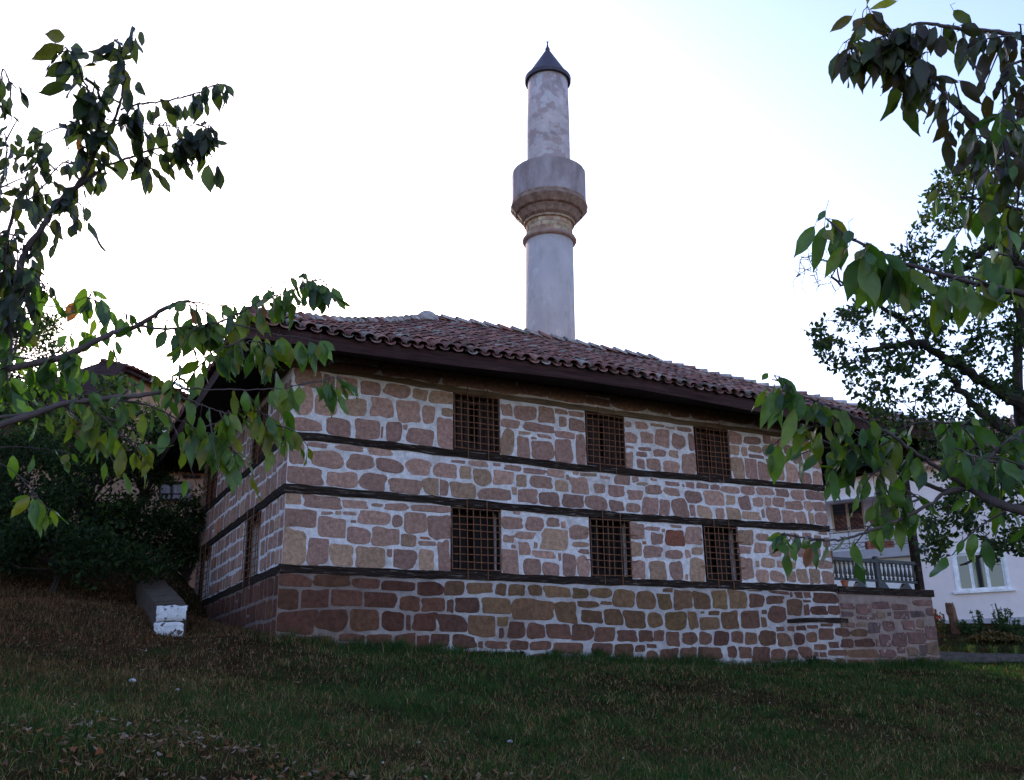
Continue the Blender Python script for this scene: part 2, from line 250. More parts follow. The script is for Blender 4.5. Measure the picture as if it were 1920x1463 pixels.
# ------------------------------------------------------------------ terrain
TP = []
def tp(P, z=None): TP.append((P[0], P[1], P[2] if z is None else z))
for P in [(0, 0, 0), (-5, -2, -0.2), (5, -2, -0.3), (0, -15, -1.5), (-15, -15, 0), (15, -15, -3), (-6, 3, 0.9), (6, 3, 0.3), (3, 6, 0.75), (-3, 7.5, 1.2)]: tp(P)
for u, z in [(-0.1, .80), (.7, .65), (1.9, .60), (3.4, .50), (5.4, .45), (7.9, .35), (10.3, .30), (11.6, .26), (14.6, .32)]: tp(Bw(u, 0, z))
for v, z in [(2.33, 1.0), (5.4, 1.28), (8.0, 1.62), (12, 2.6)]: tp(Bw(0.2, v, z))
for px, py, d in [(100, 1463, 6.5), (500, 1463, 7.0), (960, 1463, 7.9), (1400, 1463, 8.8), (1900, 1463, 9.6), (60, 1330, 9), (300, 1260, 12.2), (60, 1200, 13), (320, 1189, 14.6), (230, 1150, 15.6), (60, 1100, 18.5), (200, 1075, 20), (340, 1075, 21.5), (100, 1030, 24),
                  (1900, 1330, 15), (1800, 1252, 21.5), (1915, 1254, 21.5), (1800, 1236, 23), (1915, 1240, 23), (1800, 1205, 25), (1915, 1205, 25), (1800, 1175, 27.5), (1915, 1172, 27.5)]: tp(at(px, py, d))
for P in [(-30, 40, 13), (-14, 40, 11.5), (-60, 60, 20), (0, 45, 5.5), (15, 45, 4.5), (40, 40, 3), (40, 10, 0), (70, 70, 6), (-50, 0, 9), (-40, 25, 12), (0, 90, 12), (-60, 110, 26), (60, 120, 12), (100, 0, -5), (-100, 0, 16), (0, -80, -8), (100, -80, -12), (-100, -80, 4), (-100, 150, 34), (100, 150, 20), (0, 150, 22)]: tp(P)
TPa = np.array(TP)
def _k(d): return d*d*np.log(d+1e-6)
def _tps(P):
    n = len(P); d = np.hypot(P[:, None, 0]-P[None, :, 0], P[:, None, 1]-P[None, :, 1])
    A = np.zeros((n+3, n+3)); A[:n, :n] = _k(d)+np.eye(n)*0.05; A[:n, n] = 1; A[:n, n+1:] = P[:, :2]; A[n, :n] = 1; A[n+1:, :n] = P[:, :2].T
    return np.linalg.solve(A, np.concatenate([P[:, 2], np.zeros(3)]))
TW = _tps(TPa)
def gz(x, y):
    x = np.atleast_1d(np.asarray(x, float)); y = np.atleast_1d(np.asarray(y, float)); out = np.zeros(x.shape)
    for s in range(0, x.size, 20000):
        X = x.ravel()[s:s+20000]; Y = y.ravel()[s:s+20000]
        d = np.hypot(X[:, None]-TPa[None, :, 0], Y[:, None]-TPa[None, :, 1])
        out.ravel()[s:s+20000] = _k(d)@TW[:len(TPa)]+TW[len(TPa)]+X*TW[-2]+Y*TW[-1]
    return out + 0.035*np.sin(x*1.9+0.7*np.sin(y*1.3))*np.cos(y*1.7+1)*0.6
def gz1(x, y): return float(gz([x], [y])[0])
xs = np.concatenate([np.linspace(-150, -24, 22)[:-1], np.linspace(-24, 24, 193), np.linspace(24, 150, 22)[1:]])
ys = np.concatenate([np.linspace(-100, -2, 16)[:-1], np.linspace(-2, 46, 193), np.linspace(46, 200, 22)[1:]])
XX, YY = np.meshgrid(xs, ys); ZZ = gz(XX.ravel(), YY.ravel())
nx, ny = len(xs), len(ys)
V = np.stack([XX.ravel(), YY.ravel(), ZZ], 1)
ii = (np.arange(ny-1)[:, None]*nx+np.arange(nx-1)[None, :]).ravel()
g = npmesh('ground', V, np.stack([ii, ii+1, ii+1+nx, ii+nx], 1), np.ones((len(ii), 3)), 'soil', smooth=True)
g['kind'] = 'structure'

# ------------------------------------------------------------------ mosque (local axes: x along the front, y into the building, z up)
ZB = 0.30
mq = empty('mosque', Bw(0, 0, ZB), YAW)
tag(mq, 'long two-storey rubble stone mosque with barred windows and red tiled hip roof', 'mosque')
OFF = (0, 0, -ZB)
zL, zM, zU, zT = 1.856, 3.126, 4.010, 5.06
LEN, DEP = 11.78, 8.09
STONES = []   # (u, z, hu, hz, group)
cur = None; grp = 0
for ln in STONE_DATA.strip().split('\n'):
    if ln == '*': grp = 1; continue
    if ln[0].isalpha():
        a = ln.split(); cur = (float(a[1]), float(a[2]), float(a[3])); grp = 0; continue
    for q in ln.split(';'):
        x0, y0, x1, y1 = [float(t) for t in q.split(',')]
        x0, x1 = cur[0]+x0/cur[2], cur[0]+x1/cur[2]; y0, y1 = cur[1]+y0/cur[2], cur[1]+y1/cur[2]
        xm, ym = (x0+x1)/2, (y0+y1)/2
        u, z = onf(xm, ym)
        ua, _ = onf(x0, ym); ub, _ = onf(x1, ym)
        slope = (onf(xm+20, ym)[1]-onf(xm-20, ym)[1])/40
        za = onf(xm, y1)[1]; zb = onf(xm, y0)[1]
        hz = (zb-za)/2 - 0.15*abs(slope)*(x1-x0)/2
        STONES.append([u, z, (ub-ua)/2, max(hz, .02), grp])
WIN = []      # (u0,u1,z0,z1,spikes,upper)
def beamz(pl, u): return float(np.interp(u, [p[0] for p in pl], [p[1] for p in pl]))
BU = [onf(*p) for p in [(545, 816), (608, 822), (667, 829), (760, 839), (848, 850), (998, 867), (1097, 878), (1174, 885), (1260, 892), (1306, 896), (1405, 904.5), (1471, 910), (1542, 916)]]
BM = [onf(*p) for p in [(537, 915.5), (621, 922), (732, 931), (825, 939), (944, 950.5), (1033, 957.5), (1122, 964), (1187, 970.5), (1293, 977), (1406, 983), (1471, 987), (1552, 991)]]
BL = [onf(*p) for p in [(524, 1067), (616, 1070), (732, 1075.5), (837, 1079), (947, 1082.5), (1074, 1089), (1203, 1093), (1305, 1097), (1404, 1099.5), (1491, 1101.5), (1567, 1103)]]
BP = [onf(*p) for p in [(556, 684), (615, 693), (700, 707), (853, 731), (1080, 764), (1170, 777), (1298, 795), (1365, 803), (1433, 812), (1538, 824)]]
for (xa, xb, xc, xd, top, bot, up) in [(850, 939, 848, 937, BP, BU, 1), (1097, 1171, 1099, 1174, BP, BU, 1), (1300, 1366, 1306, 1371, BP, BU, 1),
                                       (846, 940, 843, 941, BM, BL, 0), (1103, 1181, 1108, 1187, BM, BL, 0), (1314, 1380, 1323, 1390, BM, BL, 0)]:
    ys_ = {1: (790, 800), 0: (1020, 1030)}[up]
    u0 = onf((xa+xc)/2, 1020 if not up else {850: 797, 1097: 825, 1300: 845}[xa])[0]
    u1 = onf((xb+xd)/2, 1020 if not up else {850: 800, 1097: 830, 1300: 850}[xa])[0]
    um = (u0+u1)/2
    WIN.append((u0, u1, beamz(bot, um)+.06, beamz(top, um)-(.06 if not up else .04), (not up) and xa > 900, up))

STONE_COLS = [(.39, .235, .195), (.36, .212, .182), (.42, .255, .21), (.32, .188, .165), (.375, .225, .19), (.39, .25, .185)]
def stone_col(u, z, lo):
    c = np.array(STONE_COLS[rng.integers(len(STONE_COLS))])*rng.uniform(.74, 1.12)*np.array([1.0, .955, .91])
    h = math.sin(u*1.3)*0.5+math.sin(u*.47+2)*.5
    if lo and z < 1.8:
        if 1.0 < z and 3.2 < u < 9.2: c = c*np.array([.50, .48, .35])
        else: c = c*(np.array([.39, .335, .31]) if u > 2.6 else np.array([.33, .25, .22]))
    if rng.random() < .012: c = c*np.array([.95, .62, .5])
    return tuple(c)
def stone_shapes(S, gap=.012, n=36, clip=None):
    A = np.array([s[:4] for s in S]); out = []
    for i, (u, z, hu, hz) in enumerate(A):
        p = rng.uniform(3.0, 9); sk = rng.uniform(-.13, .13); tp_ = rng.uniform(-.13, .13)
        ph = rng.uniform(0, 6.28, 4); am = rng.uniform(.004, .032, 4); pts = []
        rot = rng.uniform(-.05, .05)
        for k in range(n):
            t = 2*math.pi*k/n+.05; c, s_ = math.cos(t), math.sin(t)
            r = (abs(c)**p+abs(s_)**p)**(-1/p)
            r *= 1+sum(am[q]*math.sin((q+2)*t+ph[q]) for q in range(4))*1.6+rng.uniform(-.018, .018)
            x, y = r*c, r*s_
            x += sk*y; y += tp_*x*y
            X, Y = x*hu*1.075+0, y*hz*1.075; X, Y = X*math.cos(rot)-Y*math.sin(rot), X*math.sin(rot)+Y*math.cos(rot)
            pts.append([u+X, z+Y])
        pts = np.array(pts)
        for j in np.where((abs(A[:, 0]-u) < hu+A[:, 2]+.1) & (abs(A[:, 1]-z) < hz+A[:, 3]+.1))[0]:
            if j == i: continue
            d = A[j, :2]-A[i, :2]; L = np.hypot(*d)
            if L < .02: continue
            # gap axis: the one with larger relative separation
            rx = abs(d[0])/(hu+A[j, 2]); rz = abs(d[1])/(hz+A[j, 3])
            wx, wz = max(rx, 1e-3)**6, max(rz, 1e-3)**6
            nrm = np.array([np.sign(d[0])*wx/(hu+A[j, 2]), np.sign(d[1])*wz/(hz+A[j, 3])]); nrm /= np.hypot(*nrm)
            ei = abs(nrm[0])*hu+abs(nrm[1])*hz; ej = abs(nrm[0])*A[j, 2]+abs(nrm[1])*A[j, 3]
            sep = d@nrm
            lim = sep*ei/(ei+ej)-gap if ei+ej > sep-2*gap else None
            if lim is None: continue
            q = (pts-A[i, :2])@nrm; ex = q > lim
            pts[ex] -= np.outer(q[ex]-lim, nrm)*rng.uniform(.93, 1.0)
        if clip: pts[:, 0] = np.clip(pts[:, 0], clip[0], clip[1]); pts[:, 1] = np.clip(pts[:, 1], clip[2], clip[3])
        out.append(pts)
    return out
def add_stones(mb, S, shapes, f3, cols, proud=.010, mi=1):
    """f3(u,z,d)->local point, d outwards"""
    for s, pts, c in zip(S, shapes, cols):
        cen = pts.mean(0); n = len(pts)
        if np.ptp(pts[:, 0]) < .03 or np.ptp(pts[:, 1]) < .02: continue
        pr = proud*rng.uniform(.5, 1.5)
        a = [mb.vert(f3(p[0], p[1], -.004)) for p in pts]
        b = [mb.vert(f3(*(cen+(p-cen)*.975), pr*.7)) for p in pts]
        e = [mb.vert(f3(*(cen+(p-cen)*.90), pr)) for p in pts]
        for k in range(n):
            k2 = (k+1) % n
            mb.face((a[k], a[k2], b[k2], b[k]), mi, c); mb.face((b[k], b[k2], e[k2], e[k]), mi, c)
        mb.face(e, mi, c)
def rows(u0, u1, z0, z1, rh=.34, ar=(0.8, 2.0), fill=.93):
    S = []; n = max(1, round((z1-z0)/rh)); h = (z1-z0)/n
    for r in range(n):
        zc = z0+h*(r+.5); x = u0+rng.uniform(-.1, .02)
        while x < u1-.05:
            wd = min(h*rng.uniform(*ar), u1-x)
            if u1-(x+wd) < .12: wd = u1-x
            if wd > .1:
                if rng.random() < .16 and h > .28:
                    S.append([x+wd/2, zc+h*.25, wd/2*fill, h*.20, 0]); S.append([x+wd/2, zc-h*.25, wd/2*fill, h*.20, 0])
                else:
                    S.append([x+wd/2, zc+rng.uniform(-.02, .02), wd/2-.018, h/2-.018+rng.uniform(-.025, .01), 0])
            x += wd
    return S
def wall_grid(mb, f3, u0, u1, z0, z1, holes, mi=0, reveal=.45, rmi=0, step=.5):
    us = sorted({u0, u1, *[h[0] for h in holes], *[h[1] for h in holes]} | set(np.arange(u0+step, u1, step).round(4)))
    zs = sorted({z0, z1, *[h[2] for h in holes], *[h[3] for h in holes]})
    for i in range(len(us)-1):
        for j in range(len(zs)-1):
            um, zm = (us[i]+us[i+1])/2, (zs[j]+zs[j+1])/2
            if any(h[0] < um < h[1] and h[2] < zm < h[3] for h in holes): continue
            mb.poly([f3(us[i], zs[j], 0), f3(us[i+1], zs[j], 0), f3(us[i+1], zs[j+1], 0), f3(us[i], zs[j+1], 0)], mi)
    for (a, b, c, d) in [h[:4] for h in holes]:
        for P, Q in (((a, c), (b, c)), ((b, c), (b, d)), ((b, d), (a, d)), ((a, d), (a, c))):
            mb.poly([f3(P[0], P[1], 0), f3(Q[0], Q[1], 0), f3(Q[0], Q[1], -reveal), f3(P[0], P[1], -reveal)], rmi)
ZTOP = 5.62
f_front = lambda u, z, d: (u, -d, z)
f_side = lambda v, z, d: (-d, v, z)
# front wall
mb = MB()
wall_grid(mb, f_front, 0, LEN, 1.80, ZTOP, WIN)
wall_grid(mb, lambda u, z, d: (u, -d-.03, z), -.04, LEN+.0, -1.2, 1.80, [])
mb.poly([(-.04, -.03, 1.80), (LEN, -.03, 1.80), (LEN, .02, 1.80), (-.04, .02, 1.80)], 0)
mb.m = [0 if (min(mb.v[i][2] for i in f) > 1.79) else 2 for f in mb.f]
S = [s for s in STONES if s[4] == 0]
S += rows(0.02, LEN, 5.24, 5.6, .36, (1.2, 2.6))
up = [s for s in S if s[1] > 1.82]; lo = [s for s in S if s[1] <= 1.82]
shp = stone_shapes(up, clip=(0.004, LEN-.004, 1.87, 9))
add_stones(mb, up, shp, f_front, [stone_col(s[0], s[1], 0) for s in up])
shl = stone_shapes(lo, gap=.018, clip=(-.036, 99, -9, 1.80))
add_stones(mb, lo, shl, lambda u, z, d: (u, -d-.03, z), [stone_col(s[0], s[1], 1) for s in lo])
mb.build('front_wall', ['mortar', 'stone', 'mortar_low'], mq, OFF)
# side, rear and right walls
SW = []
for (xa, xb, yy, z0, z1) in [(487, 459, 1020, zL+.06, zM-.06), (393, 371, 1085, zL+.06, zM-.06), (0, 0, 0, 0, 0), (1, 1, 1, 1, 1)]:
    if xa > 2: va = ons(xa, yy)[0]; vb = ons(xb, yy)[0]; SW.append((va, vb, z0, z1))
SW += [(SW[0][0], SW[0][1], zU+.06, zT), (SW[1][0], SW[1][1], zU+.06, zT)]
mb = MB()
wall_grid(mb, f_side, 0, DEP, 1.80, ZTOP, SW)
wall_grid(mb, lambda v, z, d: (-d-.04, v, z), -.03, DEP, -1.2, 1.80, [])
mb.poly([(-.04, -.03, 1.80), (-.04, DEP, 1.80), (.01, DEP, 1.80), (.01, -.03, 1.80)], 0)
Ss = []
for z0, z1, rh in ((zL+.08, zM-.07, .30), (zM+.07, zU-.07, .36), (zU+.07, zT-.03, .33)):
    T = rows(0.01, DEP, z0, z1, rh, (.6, 1.35))
    # quoin rows share the corner heights with the front
    for s in T:
        if not any(a-.0 < s[0]+s[2]-.03 and s[0]-s[2]+.03 < b and c < s[1]+s[3] and s[1]-s[3] < d for a, b, c, d in SW): Ss.append(s)
    for a, b, c, d in SW:
        if abs(c-z0) < .1:
            pass
Ss += rows(0.02, DEP, 5.24, 5.6, .36, (1.2, 2.2))
sh = stone_shapes(Ss, gap=.026, clip=(0.004, DEP, 1.87, 9)); add_stones(mb, Ss, sh, f_side, [stone_col(3, s[1], 0) for s in Ss])
Sl = rows(-.02, DEP, .75, zL-.08, .34, (.7, 1.5)); sh = stone_shapes(Sl, gap=.026, clip=(-.02, DEP, -9, 1.8))
add_stones(mb, Sl, sh, lambda v, z, d: (-d-.04, v, z), [stone_col(0, s[1], 1) for s in Sl])
mb.m = [m if (m or min(mb.v[i][2] for i in f) > 1.79) else 2 for m, f in zip(mb.m, mb.f)]
mb.build('side_wall', ['mortar', 'stone', 'mortar_low'], mq, OFF)
mb = MB()
for f3, L_ in ((lambda u, z, d: (u, DEP+d, z), LEN), (lambda u, z, d: (LEN+d, u, z), DEP)):
    wall_grid(mb, f3, 0, L_, -1.2, ZTOP, [])
    T = rows(0.03, L_, .6, ZTOP, .36, (.9, 2)); sh = stone_shapes(T, n=14); add_stones(mb, T, sh, f3, [stone_col(0, 3, 0) for s in T])
mb.build('rear_wall', ['mortar', 'stone'], mq, OFF)
# inner dark lining so no light leaks through the window openings
mb = MB()
for a, b in (((.5, .5, 1), (LEN-.3, .52, 5.5)), ((.5, .5, 1), (.52, DEP-.3, 5.5))): mb.box(a, b)
mb.build('inner_lining', 'dark_wood', mq, OFF)

# timber beams let into the walls
def beam(pts, th, proud, matn, f3, depth=.08):
    mb = MB(); P = []
    us = np.linspace(pts[0][0], pts[-1][0], max(3, int((pts[-1][0]-pts[0][0])/.25)))
    rings = []
    for i, u in enumerate(us):
        z = beamz(pts, u); j = rng.uniform(-.014, .014, 4); pj = proud+rng.uniform(-.008, .006)
        rings.append([mb.vert(f3(u, z-th/2+j[0], -depth)), mb.vert(f3(u, z-th/2+j[0], pj)), mb.vert(f3(u, z+j[2]*.5, pj+j[1]*.4)), mb.vert(f3(u, z+th/2+j[1], pj)), mb.vert(f3(u, z+th/2+j[1], -depth))])
    for i in range(len(rings)-1):
        for k in range(5): mb.face((rings[i][k], rings[i][(k+1) % 5], rings[i+1][(k+1) % 5], rings[i+1][k]))
    mb.face(rings[0]); mb.face(rings[-1][::-1])
    return mb.build('timber_beam', matn, mq, OFF)
ext = lambda pl: [(-.035, pl[0][1])]+pl[1:-1]+[(LEN+.02, pl[-1][1])]
beam(ext(BU), .125, .028, 'beam_wood', f_front); beam(ext(BM), .135, .03, 'beam_wood', f_front); beam(ext(BL), .135, .045, 'beam_wood', f_front)
beam([(0.0, BP[0][1])]+BP[1:-1]+[(LEN, BP[-1][1])], .10, .02, 'plate_wood', f_front)
beam([onf(1474, 1165), onf(1530, 1162), onf(1588, 1164)], .10, .05, 'beam_wood', f_front)
for z, th, pr in ((BU[0][1], .125, .03), (BM[0][1], .135, .032), (BL[0][1], .135, .047), (BP[0][1], .10, .02)):
    beam([(-.028, z), (4, z+.01), (DEP, z+.0)], th, pr, 'beam_wood' if th > .11 else 'plate_wood', f_side)
# windows: boards set back in the opening, with a rusty grille as sub-part
def window(u0, u1, z0, z1, f3, spikes, upper, nv=8, nh=9, mirror=1):
    mb = MB(); nb = 7; w_ = (u1-u0)/nb; dp = .13 if upper else .28
    def bx(mb, a0, a1, b0, b1, d0, d1, mi=0):
        mb.hexa([f3(a0, b0, d0), f3(a1, b0, d0), f3(a1, b0, d1), f3(a0, b0, d1), f3(a0, b1, d0), f3(a1, b1, d0), f3(a1, b1, d1), f3(a0, b1, d1)], mi)
    for i in range(nb):
        if i == 3: continue
        bx(mb, u0+i*w_+.012, u0+(i+1)*w_-.012, z0+.03, z1-.01, -dp-.03, -dp+rng.uniform(-.004, .004))
    for zz in (z0+.12, z1-.16): bx(mb, u0+.02, u1-.02, zz, zz+.07, -dp-.06, -dp-.032)
    for a in (u0, u1-.045): bx(mb, a+.002, a+.043, z0+.002, z1-.002, -.12, -.03)
    bx(mb, u0+.046, u1-.046, z1-.05, z1-.003, -.12, -.03); bx(mb, u0+.046, u1-.046, z0+.003, z0+.05, -.12, -.03)
    wn = mb.build('window', 'shutter_wood' if upper else 'dark_wood', mq, OFF)
    mb = MB(); r_ = .0085; a0, a1, b0, b1 = u0+.03, u1-.03, z0+.05, z1-.04
    lean = rng.uniform(-.012, .012)
    for i in range(nv):
        x = a0+(a1-a0)*i/(nv-1)+rng.uniform(-.012, .012); long_ = i in (2, 5)
        t0, t1 = (b0-.17, b1+.15) if long_ else (b0-.01, b1+.01)
        mb.tube([f3(x-lean+rng.uniform(-.004, .004), t0, .062 if long_ else .02), f3(x+rng.uniform(-.004, .004), (t0+t1)/2, .055 if long_ else .024), f3(x+lean, t1, .062 if long_ else .02)], r_, 5)
    for i in range(nh):
        z = b0+(b1-b0)*i/(nh-1)+rng.uniform(-.014, .014); e = .13 if spikes and i in (2, 6) else .012
        mb.tube([f3(a0-e, z+rng.uniform(-.014, .014), .035), f3((a0+a1)/2, z+rng.uniform(-.008, .008), .038), f3(a1+e, z+rng.uniform(-.014, .014), .035)], r_, 5)
    g_ = mb.build('grille', 'rust', mq, OFF); g_.parent = wn
    return wn
for (u0, u1, z0, z1, sp_, up_) in WIN: window(u0, u1, z0, z1, f_front, sp_, up_)
for (a, b, c, d) in SW: window(a, b, c, d, f_side, False, c > 3)

# ---- roof
def ez(u): return float(np.interp(u, [-1, .8, 3, 4.6, 6.7, 9.5, 12, 15.7], [5.58, 5.57, 5.62, 5.68, 5.67, 5.56, 5.52, 5.50]))
UR, KR = 15.7, .5; WR = DEP+2; HR = KR*WR/2
def rz(u, v):                       # roof surface height
    t = min(v+1, DEP+1-v, u+1, UR-u)
    sag = -.07*math.sin(math.pi*max(0, min(1, t/(WR/2))))*(1+.4*math.sin(u*.9))
    return ez(u)*.97+5.6*.03+KR*max(t, -.1)+sag
mb = MB(); gs = .5
ui = np.arange(-1, UR+.01, gs); vi = np.linspace(-1, DEP+1, 21)
idx = [[mb.vert((u, v, rz(u, v)-.05)) for v in vi] for u in ui]; idb = [[mb.vert((u, v, rz(u, v)-.11)) for v in vi] for u in ui]
for i in range(len(ui)-1):
    for j in range(len(vi)-1):
        mb.face((idx[i][j], idx[i+1][j], idx[i+1][j+1], idx[i][j+1])); mb.face((idb[i][j+1], idb[i+1][j+1], idb[i+1][j], idb[i][j]))
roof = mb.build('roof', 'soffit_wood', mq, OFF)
def tile_col():
    q = rng.random()
    c = np.array([(.23, .105, .09), (.19, .085, .075), (.27, .135, .115), (.15, .075, .07), (.21, .115, .105)][rng.integers(5)])*rng.uniform(.8, 1.2)
    if q < .07: c = np.array((.26, .21, .19))*rng.uniform(.8, 1.2)
    if q > .95: c = np.array((.17, .14, .12))
    return tuple(c)
def tiles(mb, org, ds, du, smax, tmaxf, pitch=.245, expo=.31, full=True):
    """org(s)->edge point fn of (s,t)->3D surface; convex covers over concave pans"""
    n = int(smax/pitch); ns = 5
    for i in range(n+1):
        for kind in (0, 1):
            s = i*pitch+(pitch/2 if kind else 0)
            if s > smax: continue
            T = tmaxf(s); j = 0; t = -.09+rng.uniform(-.02, .02)
            while t < T-.02:
                c = tile_col(); t1 = min(t+expo+.08, T+.12)
                ra, rb = (.105, .086) if not kind else (.09, .105); lift = .035; jit = rng.uniform(-.014, .014); yaw = rng.uniform(-.018, .018)
                rr = []
                for (tt, r_, hh) in ((t, ra, .034), (t1, rb, .008)):
                    P = org(s+jit+(yaw if tt == t else -yaw), tt); P = P+np.array([0, 0, .012*math.sin(s*2.1+tt*3)+jit*.5]); up_ = np.array([0, 0, 1.0])
                    ring = []
                    for q in range(ns+1):
                        th = math.pi*q/ns
                        if not kind: off = ds*(math.cos(th)*r_)+up_*(math.sin(th)*r_*.85+.012+hh)
                        else: off = ds*(math.cos(th)*r_)+up_*(-math.sin(th)*r_*.55+.03+hh*.6)
                        ring.append(P+off)
                    rr.append(ring)
                outer = [[mb.vert(p) for p in r_] for r_ in rr]
                for q in range(ns): mb.face((outer[0][q], outer[0][q+1], outer[1][q+1], outer[1][q]), 0, c)
                if full:        # lip thickness at the lower end
                    inn = [mb.vert(p+np.array([0, 0, -.017])) for p in rr[0]]
                    for q in range(ns): mb.face((outer[0][q], inn[q], inn[q+1], outer[0][q+1]), 0, c)
                    if j == 0:
                        inn2 = [mb.vert(p+np.array([0, 0, -.017])) for p in rr[1]]
                        for q in range(ns): mb.face((inn[q], inn2[q], inn2[q+1], inn[q+1]), 0, c)
                t += expo; j += 1
LX = UR+1
mb = MB()
def surf(kind):
    def f(s, t):
        if kind == 0: u, v = -1+s, -1+t
        elif kind == 1: u, v = -1+t, -1+s
        elif kind == 2: u, v = UR-t, -1+s
        else: u, v = -1+s, DEP+1-t
        return np.array([u, v, rz(min(max(u, -1), UR), v)-.03-(max(0, -t)*KR)])
    return f
tm = lambda L_: (lambda s: max(0, min(s, L_-s, WR/2)))
tiles(mb, surf(0), np.array([1.0, 0, 0]), None, LX, tm(LX))
tiles(mb, surf(1), np.array([0, 1.0, 0]), None, WR, tm(WR))
tiles(mb, surf(2), np.array([0, 1.0, 0]), None, WR, tm(WR), full=False)
tiles(mb, surf(3), np.array([1.0, 0, 0]), None, LX, tm(LX), full=False)
t_ = mb.build('roof_tiles', 'roof_tile', mq, OFF, smooth=False); t_.parent = roof
mb = MB()                        # ridge and hip tiles bedded in mortar
def ridge(P, Q, n):
    P, Q = np.array(P), np.array(Q); d = (Q-P)/np.linalg.norm(Q-P); sdv = np.cross(d, [0, 0, 1.0]); sdv /= np.linalg.norm(sdv)
    for i in range(n):
        c = np.array((.36, .30, .29))*rng.uniform(.75, 1.2) if rng.random() < .75 else np.array(tile_col())
        rr = []
        for a, r_, hh in ((i/n-.01/n, .125, .05), ((i+1.25)/n, .095, .0)):
            X = P+(Q-P)*min(a, 1); rr.append([mb.vert(X+sdv*math.cos(math.pi*q/6)*r_+np.array([0, 0, math.sin(math.pi*q/6)*r_+hh+rng.uniform(-.01, .02)])) for q in range(7)])
        for q in range(6): mb.face((rr[0][q], rr[0][q+1], rr[1][q+1], rr[1][q]), 0, tuple(c))
        mb.face(rr[0][::-1], 0, tuple(c*.8))
hw = WR/2; pk1 = (-1+hw, -1+hw, rz(-1+hw, -1+hw)+.02); pk2 = (UR-hw, -1+hw, rz(UR-hw, -1+hw)+.02)
for c_, pk in (((-1, -1), pk1), ((-1, DEP+1), pk1), ((UR, -1), pk2), ((UR, DEP+1), pk2)):
    prev = None
    for q in range(6):
        a = q/6; b = (q+1)/6
        A_ = (c_[0]+(pk[0]-c_[0])*a, c_[1]+(pk[1]-c_[1])*a); B_ = (c_[0]+(pk[0]-c_[0])*b, c_[1]+(pk[1]-c_[1])*b)
        ridge((*A_, rz(*A_)-.01), (*B_, rz(*B_)-.01), 4)
for q in range(6):
    a = pk1[0]+(pk2[0]-pk1[0])*q/6; b = pk1[0]+(pk2[0]-pk1[0])*(q+1)/6
    ridge((a, pk1[1], rz(a, pk1[1])+.03), (b, pk1[1], rz(b, pk1[1])+.03), 3)
mb.lathe((pk1[0], pk1[1], 0), [(.30, pk1[2]-.1), (.27, pk1[2]+.05), (.16, pk1[2]+.16), (.03, pk1[2]+.19)], 10, 0, (.34, .30, .30))
t_ = mb.build('ridge_tiles', 'roof_tile', mq, OFF); t_.parent = roof
# fascia boards and soffit
mb = MB(); fh = .24
def fas(pts, nrm):
    for i in range(len(pts)-1):
        (u0, v0), (u1, v1) = pts[i], pts[i+1]; n_ = np.array(nrm)*.035
        z0, z1 = ez(u0)-.10, ez(u1)-.10
        mb.hexa([(u0, v0, z0-fh), (u1, v1, z1-fh), (u1+n_[0], v1+n_[1], z1-fh), (u0+n_[0], v0+n_[1], z0-fh), (u0, v0, z0), (u1, v1, z1), (u1+n_[0], v1+n_[1], z1), (u0+n_[0], v0+n_[1], z0)])
uu = list(np.arange(-1, UR+.01, .835))
fas([(u, -.965) for u in uu], (0, -1)); fas([(u, DEP+.965) for u in uu], (0, 1))
fas([(-.965, v) for v in np.linspace(-.965, DEP+.965, 8)], (-1, 0)); fas([(UR-.035, v) for v in np.linspace(-.965, DEP+.965, 8)], (1, 0))
t_ = mb.build('fascia_board', 'fascia_wood', mq, OFF); t_.parent = roof
mb = MB()
for i in range(len(uu)-1):
    a, b = uu[i], uu[i+1]
    for v0, v1 in ((-.96, .0), (DEP, DEP+.96)):
        za = [ez(a)-.33, ez(b)-.33] if v0 < 0 else [5.5, 5.5]; zb = [5.5, 5.5] if v0 < 0 else [ez(a)-.33, ez(b)-.33]
        mb.poly([(a, v0, za[0]+.02), (a, v1, zb[0]), (b, v1, zb[1]), (b, v0, za[1]+.02)])
for v in np.arange(-.9, DEP+.9, .5): mb.poly([(-.96, v, ez(-1)-.31), (0, v, 5.5), (0, v+.5, 5.5), (-.96, v+.5, ez(-1)-.31)])
mb.poly([(LEN, 0, 5.42), (UR-.05, 0, 5.24), (UR-.05, DEP, 5.24), (LEN, DEP, 5.42)])
for v in np.arange(0.3, DEP, .8): mb.box((LEN+.02, v, 5.10), (UR-.1, v+.12, 5.235))
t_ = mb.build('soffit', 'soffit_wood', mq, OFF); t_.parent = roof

# ---- veranda: stone platform, timber sill, posts and balustrade
UPL = 14.66
mb = MB(); zp = 1.80
fp_ = lambda u, z, d: (u, -d-.03, z)
wall_grid(mb, fp_, LEN, UPL, -1.2, zp, []); wall_grid(mb, lambda v, z, d: (UPL+d, v, z), -.03, DEP, -1.2, zp, [])
mb.poly([(LEN, -.03, zp), (UPL, -.03, zp), (UPL, DEP, zp), (LEN, DEP, zp)])
T = [s for s in STONES if s[4] == 1]; sh = stone_shapes(T, gap=.012, clip=(LEN+.01, UPL-.004, -9, zp))
pc = lambda: tuple(np.array([(.16, .085, .075), (.14, .075, .07), (.19, .115, .085), (.11, .07, .07)][rng.integers(4)])*rng.uniform(.8, 1.2))
add_stones(mb, T, sh, fp_, [pc() for s in T], proud=.016)
T = rows(0, DEP, .3, zp, .34); sh = stone_shapes(T, n=14); add_stones(mb, T, sh, lambda v, z, d: (UPL+d, v, z), [pc() for s in T])
mb.build('platform_wall', ['mortar_dark', 'platform_stone'], mq, OFF)
